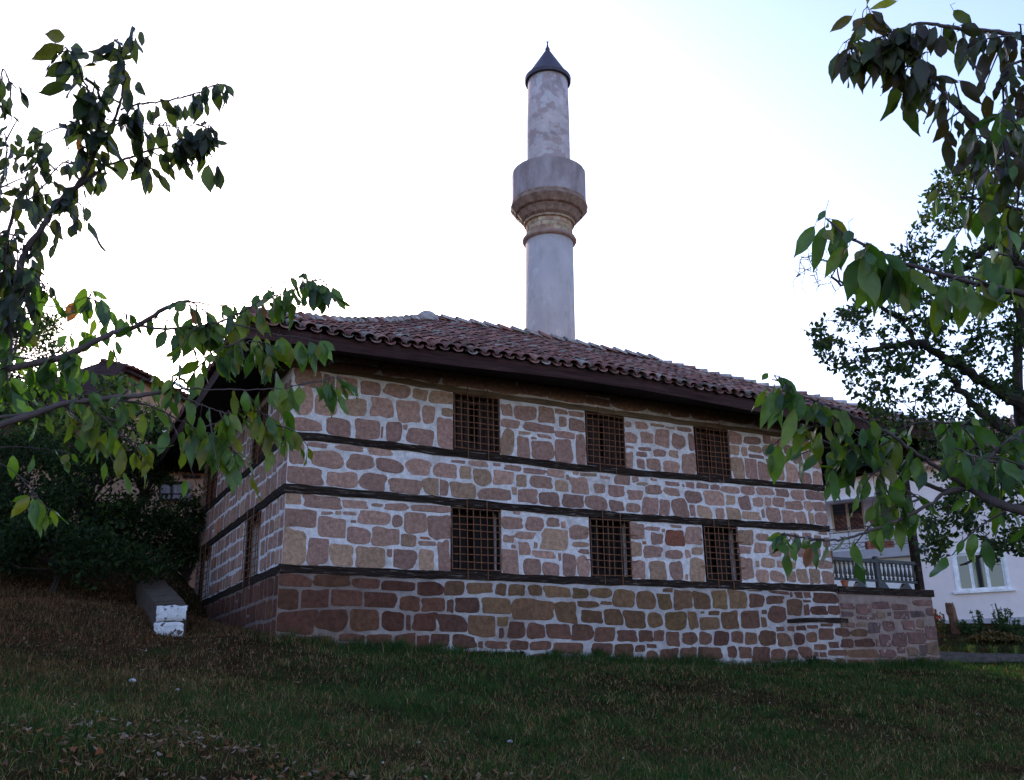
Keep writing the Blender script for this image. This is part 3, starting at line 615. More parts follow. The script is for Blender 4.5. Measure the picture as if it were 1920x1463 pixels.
mb = MB(); mb.box((LEN+.03, -.07, zp+.0), (UPL+.06, .16, zp+.15)); mb.box((UPL-.10, .165, zp), (UPL+.06, DEP, zp+.15)); mb.build('timber_sill', 'beam_wood', mq, OFF)
mb = MB(); mb.box((LEN+.01, .17, zp), (UPL-.11, DEP-.01, zp+.10)); mb.build('veranda_floor', 'beam_wood', mq, OFF)
for u, v in ((14.42, .05), (14.42, 2.9), (14.42, 5.5), (14.42, DEP-.15)):
    mb = MB(); mb.box((u-.075, v-.075, zp+.155), (u+.075, v+.075, 5.10)); mb.box((u-.11, v-.11, 4.95), (u+.11, v+.11, 5.09)); mb.build('post', 'beam_wood', mq, OFF)
mb = MB(); mb.box((LEN+.02, -.02, 5.10), (UPL, .13, 5.26)); mb.box((UPL-.25, .14, 5.10), (UPL-.1, DEP, 5.26)); mb.build('lintel', 'beam_wood', mq, OFF)
zh = onf(1650, 1052)[1]; zf = zp+.15+.14
mb = MB(); mb.box((LEN+.03, .0, zh-.04), (14.34, .09, zh+.03)); mb.box((LEN+.03, .015, zf), (14.34, .075, zf+.05))
ub = [onf(x, 1080)[0] for x in (1612, 1655, 1698)]
for u in ub:
    mb.poly([(u-.16, .0, zp+.155), (u+.16, .0, zp+.155), (u+.09, .0, zf-.05), (u+.05, .0, zf-.002), (u-.05, .0, zf-.002), (u-.09, .0, zf-.05)])
    mb.poly([(u-.16, .09, zp+.155), (u-.09, .09, zf-.05), (u-.05, .09, zf-.002), (u+.05, .09, zf-.002), (u+.09, .09, zf-.05), (u+.16, .09, zp+.155)])
    mb.poly([(u-.16, .0, zp+.155), (u-.09, 0, zf-.05), (u-.09, .09, zf-.05), (u-.16, .09, zp+.155)]); mb.poly([(u+.16, .0, zp+.155), (u+.16, .09, zp+.155), (u+.09, .09, zf-.05), (u+.09, 0, zf-.05)])
um_ = onf(1648, 1080)[0]
mb.box((um_-.045, .003, zp+.156), (um_+.045, .087, zh+.10))
bal = mb.build('balustrade', 'baluster_wood', mq, OFF)
nb = 19; H = zh-.04-zf-.05
for i in range(nb):
    u = LEN+.13+(14.28-LEN-.13)*i/(nb-1)
    if abs(u-um_) < .06: continue
    mb = MB(); pr = [(.028, 0), (.028, .08), (.042, .11), (.020, .16), (.045, .26), (.030, .55), (.018, .78), (.034, .84), (.022, .88), (.028, .92), (.028, 1.0)]
    mb.lathe((u, .045, 0), [(r_, zf+.05+H*q) for r_, q in pr], 10)
    b_ = mb.build('baluster', 'baluster_wood', mq, OFF, smooth=True); b_.parent = bal

# ------------------------------------------------------------------ minaret
VM = 8.95
def onm(px, py): u, z = onf(px, py, VM); P = Bw(u, VM, z); return P, z
Pm = onm(1032, 640)[0]; mx_, my_ = float(Pm[0]), float(Pm[1])
def mz(py, px=1030):
    d = ray(px, py); t = math.hypot(mx_, my_)/math.hypot(d[0], d[1]); P = EYE+d*t; return float(P[2]), float(t*(ray(px, py)@Fv))
def mr(wpx, py): return wpx/FPX*mz(py)[1]/2
gzm = gz1(mx_, my_)
mn = empty('minaret', (mx_, my_, gzm)); mn.rotation_euler = (0, R(1.1), 0); mn.location.x -= math.tan(R(1.1))*(mz(640)[0]-gzm)
tag(mn, 'slender round plastered minaret with balcony and pointed dark cap behind the roof', 'minaret')
def lath(name, prof, m, n=48, smooth=True, col=(1, 1, 1), par=None):
    mb = MB(); mb.lathe((0, 0), [(r_, z-gzm) for r_, z in prof], n, 0, col); o = mb.build(name, m, par or mn, smooth=smooth); return o
z_bal = mz(318)[0]           # balcony parapet rear/top as seen near edge
r1b, r1t = mr(94, 640), mr(89, 460)
zc0 = mz(443)[0]; zc1 = mz(425)[0]
def sm(name, prof, m, **k):
    o = lath(name, prof, m, **k)
    return o
zr0 = mz(459, 980)[0]
sm('lower_shaft', [(r1b+.02, gzm-.5), (r1b, mz(640)[0]), (r1t, zr0)], 'plaster_min')
mb = MB(); rr_ = r1t+.085
mb.lathe((0, 0), [(r1t-.02, zr0-gzm-.02), (rr_, zr0-gzm+.02), (rr_+.03, zr0-gzm+.08), (rr_, zr0-gzm+.14), (r1t-.02, zr0-gzm+.17)], 48, 0, (.30, .20, .17))
mb.build('ring_moulding', 'carved_stone', mn, smooth=True)
zn0 = zr0+.17; zn1 = mz(426, 983)[0]
mb = MB(); rows_n = 3
for j in range(rows_n):
    za, zb_ = zn0+(zn1-zn0)*j/rows_n, zn0+(zn1-zn0)*(j+1)/rows_n; nbk = 18
    for k in range(nbk):
        a0 = 2*math.pi*(k+.5*(j % 2))/nbk; a1 = a0+2*math.pi/nbk-.025; c = np.array([(.42, .27, .17), (.36, .21, .15), (.46, .33, .23)][rng.integers(3)])*rng.uniform(.8, 1.1)
        for (r0, A, B_) in ((r1t-.01, a0, a1),):
            q = [(r0*math.cos(A), r0*math.sin(A)), (r0*math.cos((A+B_)/2), r0*math.sin((A+B_)/2)), (r0*math.cos(B_), r0*math.sin(B_))]
            for m_ in range(2): mb.poly([(*q[m_], za-gzm+.015), (*q[m_+1], za-gzm+.015), (*q[m_+1], zb_-gzm), (*q[m_], zb_-gzm)], 0, tuple(c))
mb.lathe((0, 0), [(r1t-.025, zn0-gzm-.02), (r1t-.025, zn1-gzm+.02)], 36, 0, (.40, .33, .28))
mb.build('brick_neck', 'carved_stone', mn)
rb = mr(138, 345); zd0 = mz(386, 961)[0]; HC = (zd0-zn1)/.97
mb = MB(); prof = [(r1t-.01, 0), (r1t+.05, .02), (r1t+.06, .09), (r1t+.02, .11), (r1t+.07, .15), (r1t+.13, .20), (r1t+.20, .34), (r1t+.26, .42), (r1t+.22, .46), (r1t+.32, .50), (rb-.03, .64), (rb+.04, .74), (rb+.04, .80), (rb+.00, .86), (rb+.01, .97)]
N_ = 72; rings = []
for i, (r_, z) in enumerate(prof):
    ring = []
    for k in range(N_):
        a = 2*math.pi*k/N_; amp = {5: .03, 6: .05, 7: .04, 9: .03, 10: .05, 11: .03}.get(i, .0); rk = r_+amp*abs(math.sin(a*9))*1.0-amp*.5
        if i in (1, 2): rk += .012*(k % 2)
        ring.append(mb.vert((rk*math.cos(a), rk*math.sin(a), z*HC+zn1-gzm)))
    rings.append(ring)
for i in range(len(rings)-1):
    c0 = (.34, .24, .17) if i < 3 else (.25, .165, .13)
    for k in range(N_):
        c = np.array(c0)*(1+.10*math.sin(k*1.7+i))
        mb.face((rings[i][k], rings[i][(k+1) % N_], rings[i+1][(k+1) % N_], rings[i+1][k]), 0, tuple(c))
mb.build('corbelled_cornice', 'carved_stone', mn, smooth=False)
zb0 = zd0-.02; zb1 = mz(331, 960)[0]
sm('balcony_parapet', [(rb-.03, zb0-.02), (rb-.005, zb0+.01), (rb, zb1), (rb-.12, zb1+.005), (rb-.12, zb0+.3), (.2, zb0+.3)], 'plaster_parapet', n=24, smooth=False)
zt = mz(152, 988)[0]
sm('upper_shaft', [(mr(82, 300), zb0+.2), (mr(81, 290), zb1), (mr(79, 230), mz(230)[0]), (mr(74, 150), zt)], 'plaster_up')
rc = mr(82, 143)
zc = mz(157, 987)[0]
cap = sm('conical_cap', [(rc-.10, zc), (rc+.03, zc), (rc+.04, zc+.14), (rc-.05, zc+.22), (.10, mz(97, 1027)[0]), (.09, mz(96, 1027)[0])], 'lead', n=48, smooth=False)
mb = MB(); za = mz(98, 1027)[0]-gzm; zz = mz(80, 1027)[0]-gzm; hh_ = zz-za
mb.lathe((0, 0), [(.11, za-.03), (.075, za+.08), (.085, za+.13), (.04, za+.22), (.02, za+.36), (.035, za+.40), (.012, za+.45), (.01, zz+.02)], 12)
ring = [(.055*math.sin(t)+.0, .0, zz+.09-.055*math.cos(t)) for t in np.linspace(-2.3, 2.3, 12)]
mb.tube([(p[0]*eu[0], p[0]*eu[1], p[2]) for p in ring], .009, 5)
o = mb.build('finial', 'lead', mn); o.parent = cap

# ------------------------------------------------------------------ neighbour house on the right
HY = R(-30.0); hx = np.array([math.cos(HY), math.sin(HY), 0]); hyv = np.array([-math.sin(HY), math.cos(HY), 0])
H0 = at(1765, 1180, 28.5); H0[2] -= .35
def onh(px, py, dep=0.0):
    P = onplane(px, py, H0+hyv*dep, hyv); return float((P-H0)@hx), float(P[2]-H0[2])
hs = empty('house', H0, HY); tag(hs, 'pink plastered neighbour house with loggia balcony behind the mosque veranda', 'house')
zev = onh(1800, 866)[1]; xl = onh(1500, 1000)[0]; xr = 7.5; xc_ = onh(1712, 960)[0]
mb = MB()
wz0, wz1 = onh(1838, 1106)[1], onh(1838, 1036)[1]; wx0, wx1 = onh(1793, 1070)[0], onh(1884, 1070)[0]
fh_ = lambda u, z, d: (u, -d, z)
wall_grid(mb, fh_, xc_, xr, -1, zev, [(wx0, wx1, wz0, wz1)], reveal=.12)
zb_t = onh(1620, 928)[1]
mb.box((xl, 0, zb_t), (xc_-.002, .25, zev))
mb.poly([(xr, 0, -1), (xr, 8, -1), (xr, 8, zev), (xr, 0, zev)]); mb.poly([(xl, 8, -1), (xr, 8, -1), (xr, 8, zev), (xl, 8, zev)]); mb.poly([(xl, 0, -1), (xl, 8, -1), (xl, 8, zev), (xl, 0, zev)])
mb.poly([(xc_, .0, -1), (xc_, 1.42, -1), (xc_, 1.42, zev), (xc_, 0, zev)])
mb.build('wall', 'pink_plaster', hs)
LD = 1.4
mb = MB()
ux0, uz0 = onh(1562, 1000, LD); ux1, uz1 = onh(1617, 937, LD)
wall_grid(mb, lambda u, z, d: (u, LD-d, z), xl, xc_-.003, -1, zb_t+.1, [(ux0, ux1, uz0, uz1)], reveal=.12)
mb.poly([(xl, .25, zb_t+.05), (xc_, .25, zb_t+.05), (xc_, LD, zb_t+.05), (xl, LD, zb_t+.05)])
mb.box((xl, .30, -1), (xc_-.004, .34, onh(1620, 1048)[1]-.004))
mb.build('loggia_wall', 'white_plaster', hs)
mb = MB(); mb.box((xl, -.03, zb_t-.09), (xc_-.02, .02, zb_t-.002)); mb.build('trim', 'white_plaster', hs)
sz0, sz1 = onh(1620, 1048)[1], onh(1620, 1031)[1]
mb = MB(); mb.box((xl, -.02, sz0), (xc_+.25, LD-.004, sz1)); mb.build('balcony_slab', 'grey_plinth', hs)
mb = MB(); zpl = onh(1850, 1160)[1]; mb.box((xc_+.3, -.05, -1), (xr+.05, -.004, zpl)); mb.build('plinth', 'grey_plinth', hs)
def hwin(x0, x1, z0, z1, y, nm, fm, ratios):
    mb = MB(); t = .065
    mb.box((x0, y, z0), (x0+t, y+.06, z1)); mb.box((x1-t, y, z0), (x1, y+.06, z1)); mb.box((x0+t, y, z0), (x1-t, y+.06, z0+t)); mb.box((x0+t, y, z1-t), (x1-t, y+.06, z1))
    for r_ in ratios: xm = x0+(x1-x0)*r_; mb.box((xm-.045, y-.01, z0+t), (xm+.045, y+.05, z1-t))
    wn = mb.build('window', fm, hs)
    m2 = MB(); m2.box((x0+t, y+.035, z0+t), (x1-t, y+.045, z1-t)); p_ = m2.build('pane', 'glass', hs); p_.parent = wn
    return wn
hwin(ux0, ux1, uz0, uz1, LD+.03, 'w', 'cream_frame', [.5])
w2 = hwin(wx0, wx1, wz0, wz1, .02, 'w', 'white_frame', [.31, .64])
mb = MB(); t = .08
mb.box((wx0-t, -.02, wz0-.02), (wx0-.003, .03, wz1+t)); mb.box((wx1+.003, -.02, wz0-.02), (wx1+t, .03, wz1+t)); mb.box((wx0, -.02, wz1+.003), (wx1, .03, wz1+t)); mb.box((wx0-.16, -.10, wz0-.09), (wx1+.2, .03, wz0-.025))
s_ = mb.build('sill', 'white_frame', hs); s_.parent = w2
# balcony railing
mb = MB(); rt, rm, rl0, rl1 = onh(1600, 989)[1], onh(1600, 997)[1], onh(1600, 1018)[1], onh(1600, 1027)[1]
x0_, x1_ = xl+.3, xc_
for z in (rt, rm, rl0, rl1): mb.tube([(x0_, .03, z), (x1_, .03, z)], .010 if z != rt else .016, 5)
n_ = 16; dx = (x1_-x0_)/n_
for i in range(n_):
    a = x0_+i*dx
    for (p, q) in ((rt, rm), (rl0, rl1)):
        mb.tube([(a, .03, p), (a+dx, .03, q)], .007, 4); mb.tube([(a, .03, q), (a+dx, .03, p)], .007, 4)
    if i % 3 == 0: mb.tube([(a, .03, sz1), (a, .03, rt)], .012, 5); mb.tube([(a+.25*dx, .03, rm), (a+.25*dx, .03, rm-.16), (a+dx*.8, .03, rm-.16), (a+dx*.8, .03, rl0)], .007, 4)
mb.build('railing', 'iron', hs)
mb = MB(); m_up = np.array([0, .82, .40])
tiles(mb, lambda s, t: np.array([xl-.5+s, -.55, zev+.02])+m_up*t, np.array([1.0, 0, 0]), None, xr-xl+1, lambda s: 5.1, pitch=.24, expo=.34)
tl = mb.build('tiles', 'roof_tile', hs)
mb = MB(); mb.hexa([(xl-.5, -.52, zev-.10), (xr+.5, -.52, zev-.10), (xr+.5, 8.5, zev+.0), (xl-.5, 8.5, zev+.0), (xl-.5, -.52, zev-.004), (xr+.5, -.52, zev-.004), (xr+.5, 4.0, zev+2.1), (xl-.5, 4.0, zev+2.1)])
rf = mb.build('roof', 'cream_frame', hs); tl.parent = rf
def flowerpot(P, r, h, label, plant_col, bloom, n=60, mname='terracotta', ps=.12, cat='flower pot', box=None):
    t = empty('flower_pot' if not box else 'planter_box', P); tag(t, label, cat)
    mb = MB()
    if box: mb.box((-box, -.12, 0), (box, .12, h))
    else: mb.lathe((0, 0), [(r*.65, 0), (r*.95, h*.8), (r*1.08, h*.82), (r*1.08, h), (r*.9, h), (r*.85, h*.85)], 16)
    mb.build('pot', mname, t)
    mb = MB()
    for i in range(n):
        b = np.array([rng.uniform(-box, box) if box else rng.normal(0, r*.5), rng.normal(0, .05), h+abs(rng.normal(0, ps*.6))]); a = rng.normal(0, 1, 3); a /= np.linalg.norm(a); c = np.cross(a, rng.normal(0, 1, 3)); c /= np.linalg.norm(c)
        s_ = .035; col = bloom if rng.random() < .35 else plant_col
        mb.poly([b-a*s_, b+c*s_*.5, b+a*s_, b-c*s_*.5], 0, tuple(np.array(col)*rng.uniform(.7, 1.3)))
    mb.build('foliage', 'leaf_far', t)
def onhw(px, py, dep): x, z = onh(px, py, dep); return H0+hx*x+hyv*dep+np.array([0, 0, z])
P = onhw(1638, 992, .03); P[2] = H0[2]+rt+.012
flowerpot(P, .10, .17, 'small red flower pot standing on the balcony rail of the pink house', (.05, .09, .03), (.35, .03, .04), 50, ps=.16)
P = onhw(1650, 1029, .3); P[2] = H0[2]+sz1+.003
flowerpot(P, .2, .26, 'brown planter box with mauve flowers on the balcony slab of the pink house', (.05, .08, .04), (.30, .18, .36), 160, ps=.5, cat='planter', box=.42)
uq, zq = onf(1590, 1112); P = Bw(uq, .06, zp+.155)
flowerpot(P, .085, .13, 'small clay pot with a dark plant on the veranda sill behind the balusters', (.03, .03, .025), (.05, .03, .03), 40, ps=.10)

# ------------------------------------------------------------------ garden edge on the right
def ongr(px, py, d0=4.0, d1=60.0):
    """first hit of the pixel ray with the terrain"""
    r_ = ray(px, py)/FPX; ds_ = np.linspace(d0, d1, 700); P = EYE+ds_[:, None]*r_; below = P[:, 2] < gz(P[:, 0], P[:, 1])
    k = int(np.argmax(below)) if below.any() else len(ds_)-1
    return P[k]
A = at(1752, 1230, 22.6); B_ = at(1985, 1236, 23.0)
kb = MB(); d_ = (B_-A); 
for i in range(4):
    p, q = A+d_*(i/4+.002), A+d_*((i+1)/4-.002); bk = np.array([-.05, .22, 0]); hz_ = np.array([0, 0, .28])
    j = rng.uniform(-.015, .015); jj = np.array([0, 0, j])
    kb.hexa([p-hz_, q-hz_, q+bk-hz_, p+bk-hz_, p+jj+[0, 0, .09], q+jj+[0, 0, .09], q+bk+jj+[0, 0, .09], p+bk+jj+[0, 0, .09]])
o = kb.build('timber_kerb', 'kerb_timber'); tag(o, 'long weathered dark timber edging along the garden bed right of the mosque', 'kerb')
# stump
P = at(1795, 1183, 26.3); P[2] = gz1(P[0], P[1])-.05; topz = at(1795, 1133, 26.3)[2]
mb = MB(); n_ = 12; rr = []
for k in range(9):
    z = P[2]+(topz-P[2])*k/8; c = [P[0]-.12*k/8+rng.uniform(-.01, .01), P[1]]
    rr.append([mb.vert((c[0]+(.13+rng.uniform(-.02, .02)-.003*k)*math.cos(2*math.pi*q/n_), c[1]+(.13+rng.uniform(-.02, .02))*math.sin(2*math.pi*q/n_), z+(rng.uniform(-.05, .09) if k == 8 else 0))) for q in range(n_)])
for k in range(8):
    for q in range(n_): mb.face((rr[k][q], rr[k][(q+1) % n_], rr[k+1][(q+1) % n_], rr[k+1][q]))
mb.face(rr[-1]); mat('stump_wood', (.17, .085, .055), .9, 1.0, 14, .6, stretch=(6, 6, 1), bdist=.03)
o = mb.build('tree_stump', 'stump_wood'); tag(o, 'upright broken reddish brown trunk stump by the wall of the pink house', 'tree stump')
def cloud_mesh(centers, rad, n, size, cols, squash=.8, asp=.5, up=None, fold=True):
    """n leaves gathered round clump centres; returns V,F,C"""
    centers = np.asarray(centers); k = rng.integers(len(centers), size=n); rad = np.broadcast_to(np.asarray(rad, float), (len(centers),))[k]
    g_ = rng.normal(0, 1, (n, 3)); g_ /= np.linalg.norm(g_, axis=1)[:, None]; g_ *= (rng.random(n)**.45)[:, None]*rad[:, None]; g_[:, 2] *= squash
    b = centers[k]+g_
    a = rng.normal(0, 1, (n, 3)); a[:, 2] -= .5; a /= np.linalg.norm(a, axis=1)[:, None]
    c = np.cross(a, rng.normal(0, 1, (n, 3))); c /= np.linalg.norm(c, axis=1)[:, None]+1e-9
    nn = np.cross(a, c); s = size*rng.uniform(.6, 1.3, n)[:, None]
    V = np.stack([b-a*s*.5, b-a*s*.1+c*s*asp*.5+nn*s*.08, b+a*s*.55, b-a*s*.1-c*s*asp*.5+nn*s*.08], 1).reshape(-1, 3)
    F = np.arange(n*4).reshape(-1, 4)
    cols = np.array(cols); cc = cols[rng.integers(len(cols), size=n)]*rng.uniform(.65, 1.3, n)[:, None]
    return V, F, cc
def merge(parts):
    V = []; F = []; C = []; o = 0
    for v, f, c in parts: V.append(v); F.append(f+o); C.append(c); o += len(v)
    return np.concatenate(V), np.concatenate(F), np.concatenate(C)
def inpoly(pts, poly):
    x, y = pts[:, 0], pts[:, 1]; poly = np.array(poly, float); r_ = np.zeros(len(pts), bool); j = len(poly)-1
    for i in range(len(poly)):
        c = ((poly[i, 1] > y) != (poly[j, 1] > y)) & (x < (poly[j, 0]-poly[i, 0])*(y-poly[i, 1])/(poly[j, 1]-poly[i, 1]+1e-12)+poly[i, 0]); r_ ^= c; j = i
    return r_
def polysample(poly, n):
    p = np.array(poly, float); lo_, hi_ = p.min(0), p.max(0); out = []
    while len(out) < n:
        q = rng.uniform(lo_, hi_, (n*3, 2)); out += list(q[inpoly(q, poly)])
    return np.array(out[:n])
def shrub(name, label, cat, poly, d0, d1, nclump, nleaf, crad, size, cols, root_px, group=None, stems=3, bark='bark_dark'):
    Q = polysample(poly, nclump); D = rng.uniform(d0, d1, nclump); cs = np.array([at(q[0], q[1], d) for q, d in zip(Q, D)])
    rp = at(root_px[0], root_px[1], (d0+d1)/2); rp[2] = gz1(rp[0], rp[1])
    t = empty(name, rp); tag(t, label, cat, group)
    V, F, C = cloud_mesh(cs, crad*rng.uniform(.6, 1.3, nclump), nleaf, size, cols)
    npmesh('crown', V, F, C, 'leaf_far', t)
    mb = MB(); order = rng.permutation(nclump)[:max(stems*6, 12)]
    hubs = [rp+(cs.mean(0)-rp)*f+rng.normal(0, .15, 3) for f in (.35, .6, .8)]
    mb.tube([rp-np.array([0, 0, .2]), *hubs], [crad*.13+.02, crad*.10+.015, crad*.07+.01, .012], 6)
    for i in order:
        h = hubs[rng.integers(3)]; mid = (h+cs[i])/2+rng.normal(0, .12, 3)
        mb.tube([h, mid, cs[i]], [.025+crad*.02, .014+crad*.01, .006], 5, cap=False)
    mb.build('trunk', bark, t, wcoord=True)
    return t
GR = [(.045, .085, .03), (.06, .10, .035), (.035, .065, .03)]
def spike_plant(px, py0, py1, d, label, n, spread, cols=GR, cat='plant', size=.09):
    P = at(px, py0, d); P[2] = gz1(P[0], P[1]); top = at(px, py1, d)[2]-P[2]
    t = empty('garden_plant', P); tag(t, label, cat, None)
    mb = MB(); lv = []
    for i in range(n):
        a = rng.uniform(0, 6.28); sp = rng.uniform(0, spread); h = top*rng.uniform(.5, 1.0)
        b = np.array([math.cos(a)*sp*.3, math.sin(a)*sp*.3, -.05]); e = np.array([math.cos(a)*sp, math.sin(a)*sp, h]); mb.tube([b, (b+e)/2, e], [.008, .007, .004], 4, cap=False)
        for k in range(int(26*h/.8)+4): f = rng.uniform(.15, 1); lv.append(P+b+(e-b)*f)
    mb.build('stem', 'bark_dark', t)
    V, F, C = cloud_mesh(lv, .05, len(lv)*3, size, cols, asp=.35); npmesh('foliage', V, F, C, 'leaf_far', t)
spike_plant(1842, 1186, 1138, 26.2, 'thin upright dark weed in the bed between the stump and the staked plant', 6, .28)
spike_plant(1880, 1188, 1135, 26.0, 'bushy upright green plant beside a stake under the right-hand window of the pink house', 14, .42)
spike_plant(1815, 1188, 1160, 26.0, 'low leafy clump at the foot of the broken stump', 14, .4)
spike_plant(1763, 1210, 1140, 24.5, 'dark climbing bush at the platform corner of the mosque with a few red blooms', 16, .28, GR+[(.28, .03, .04)], 'bush')
spike_plant(1912, 1190, 1158, 25.5, 'low dark bush at the right end of the garden bed', 16, .5)
P = at(1877, 1187, 26.2); P[2] = gz1(P[0], P[1])
mb = MB(); mb.tube([P-[0, 0, .1], P+[.01, 0, .5], [P[0]-.03, P[1], at(1877, 1130, 26.2)[2]]], .018, 6); o = mb.build('garden_stake', 'bark_dark'); tag(o, 'thin dark wooden stake standing in the garden bed plant', 'stake')
# heap of straw and leaves
P = at(1862, 1198, 25.2); P[2] = gz1(P[0], P[1]); n = 2600
a = rng.uniform(0, 6.28, n); r_ = rng.random(n)**.6; hx_ = np.stack([np.cos(a)*r_*.85, np.sin(a)*r_*.5, (1-r_**1.6)*.26*rng.random(n)**.3], 1)+P
dirs = rng.normal(0, 1, (n, 3)); dirs[:, 2] *= .35; dirs /= np.linalg.norm(dirs, axis=1)[:, None]; sd_ = np.cross(dirs, [0, 0, 1.0]); sd_ /= np.linalg.norm(sd_, axis=1)[:, None]
L_ = rng.uniform(.06, .2, n)[:, None]; W_ = rng.uniform(.006, .02, n)[:, None]
V = np.stack([hx_-dirs*L_/2-sd_*W_, hx_-dirs*L_/2+sd_*W_, hx_+dirs*L_/2+sd_*W_, hx_+dirs*L_/2-sd_*W_], 1).reshape(-1, 3)
cc = np.array([(.22, .13, .07), (.30, .20, .10), (.14, .085, .05), (.10, .10, .04)])[rng.integers(4, size=n)]*rng.uniform(.7, 1.3, n)[:, None]
o = npmesh('straw_heap', V, np.arange(n*4).reshape(-1, 4), cc, 'litter'); tag(o, 'low heap of brown straw and dead leaves on the garden bed', 'straw heap')

# ------------------------------------------------------------------ low whitewashed wall end on the left bank
LWd = [at(295, 1137, 14.6), at(352, 1135, 14.5), at(303, 1083, 19.0), at(257, 1090, 19.0)]
base = (LWd[0]+LWd[1])/2; base[2] = gz1(base[0], base[1])
lw = empty('low_wall', base); tag(lw, 'low old stone wall with a whitewashed end beside the mosque', 'low wall')
mb = MB(); dn = np.array([0, 0, -.85]); n_ = 16
for i in range(n_):
    f0, f1 = i/n_+.002, (i+1)/n_-.002; j = rng.uniform(-.018, .018)
    p = [LWd[0]+(LWd[3]-LWd[0])*f0, LWd[1]+(LWd[2]-LWd[1])*f0, LWd[1]+(LWd[2]-LWd[1])*f1, LWd[0]+(LWd[3]-LWd[0])*f1]
    mb.hexa([q+dn for q in p]+[q+np.array([0, 0, j]) for q in p])
mb.build('masonry', 'old_brick', lw, wcoord=True)
fd = np.cross(LWd[1]-LWd[0], [0, 0, 1.0]); fd[2] = 0; fd /= np.linalg.norm(fd); fd = fd if fd[1] > 0 else -fd
def rough_block(mb, a, b, c, d, th, n=7):   # rough-faced slab between four corners (a,b top; c,d bottom), pushed out by th
    G = []
    for i in range(n+1):
        row = []
        for j in range(n+1):
            u, v = j/n, i/n; P = (a*(1-u)+b*u)*(1-v)+(d*(1-u)+c*u)*v
            e = .018 if 0 < i < n and 0 < j < n else -.0
            P = P-fd*(th*(1 if 0 < i < n and 0 < j < n else .25)+rng.uniform(-.01, .01))+np.array([rng.uniform(-.012, .012), 0, rng.uniform(-.014, .014)]); row.append(mb.vert(P))
        G.append(row)
    for i in range(n):
        for j in range(n): mb.face((G[i][j], G[i+1][j], G[i+1][j+1], G[i][j+1]))
mb = MB(); T0, T1 = LWd[0].copy(), LWd[1].copy(); Bm0, Bm1 = onplane(291, 1192, T0, fd), onplane(347, 1190, T0, fd)
m0, m1 = (T0*.45+Bm0*.55), (T1*.45+Bm1*.55)
rough_block(mb, T0, T1, m1+[.0, 0, .01], m0+[0, 0, .01], .05); rough_block(mb, m0-[.03, 0, .01], m1-[.03, 0, .015], Bm1-[.02, 0, .05], Bm0-[0, 0, .05], .06)
mb.build('whitewashed_end', 'whitewash', lw, wcoord=True, smooth=True)

# ------------------------------------------------------------------ houses up the slope on the left
A = at(188, 676, 36); B2 = at(520, 766, 50)
gd = B2-A; gd[2] = 0; gl = np.linalg.norm(gd); gd /= gl; gn = np.array([gd[1], -gd[0], 0])
if gn@(EYE-A) < 0: gn = -gn
h1 = empty('hillside_house', [A[0], A[1], gz1(A[0], A[1])]); tag(h1, 'ochre hillside house with pale red tiled roof on the left behind the mosque', 'house')
zr = float(A[2]); slope_z = (B2[2]-A[2])/gl
mb = MB(); Aw = A+gn*1.1; Aw[2] = zr-.28
gdz = np.array([gd[0], gd[1], 0])
wl = [Aw, Aw+gdz*gl]; 
mb.hexa([np.array([*p[:2], zr-8]) for p in (Aw+gdz*.4, Aw+gdz*gl, Aw+gdz*gl-gn*7, Aw+gdz*.4-gn*7)]+[np.array([*p[:2], z]) for p, z in ((Aw+gdz*.4, zr-.40), (Aw+gdz*gl, zr-.40), (Aw+gdz*gl-gn*7, zr-1.5), (Aw+gdz*.4-gn*7, zr-1.5))])
mb.build('wall', 'ochre_wall', h1, wcoord=True)
mb = MB(); upv = -gn*.93+np.array([0, 0, .30]); up2 = -gn*.93
org1 = lambda s, t: A+gn*1.45+gdz*s+np.array([0, 0, -.47])+upv*t
tiles(mb, org1, gdz, None, gl, lambda s: 1.5, pitch=.26, expo=.34, full=False)
tl = mb.build('tiles', 'roof_tile', h1, wcoord=True)
mb = MB(); q0 = A+gn*1.4+np.array([0, 0, -.52]); q1 = q0+gdz*gl; rdg = -gn*1.45+np.array([0, 0, .47])
mb.hexa([q0-[0, 0, .12], q1-[0, 0, .12], q1+rdg-[0, 0, .12], q0+rdg-[0, 0, .12], q0, q1, q1+rdg, q0+rdg])
r3 = A+np.array([0, 0, -.03]); e3 = at(128, 744, 33.2)   # rake slab going down to the left
sl_ = e3-r3
mb.hexa([r3-[0, 0, .28], r3+gn*1.2-[0, 0, .5], e3+gn*1.0-[0, 0, .3], e3-[0, 0, .28], r3, r3+gn*1.2-[0, 0, .2], e3+gn*1.0-[0, 0, .04], e3])
mb.hexa([r3-gn*5-[0, 0, 1.4], r3-[0, 0, .30], e3-[0, 0, .30], e3-gn*5-[0, 0, 1.4], r3-gn*5-[0, 0, 1.2], r3-[0, 0, .05], e3-[0, 0, .05], e3-gn*5-[0, 0, 1.2]])
rf = mb.build('roof', 'fascia_wood', h1, wcoord=True); tl.parent = rf; tl.location = (0, 0, 0)
mb = MB(); g0 = at(329, 719, 36.5); g1 = g0+gdz*4+[0, 0, -.04]; mb.tube([g0, g1], .07, 8); o = mb.build('gutter', 'white_frame', h1, wcoord=True)
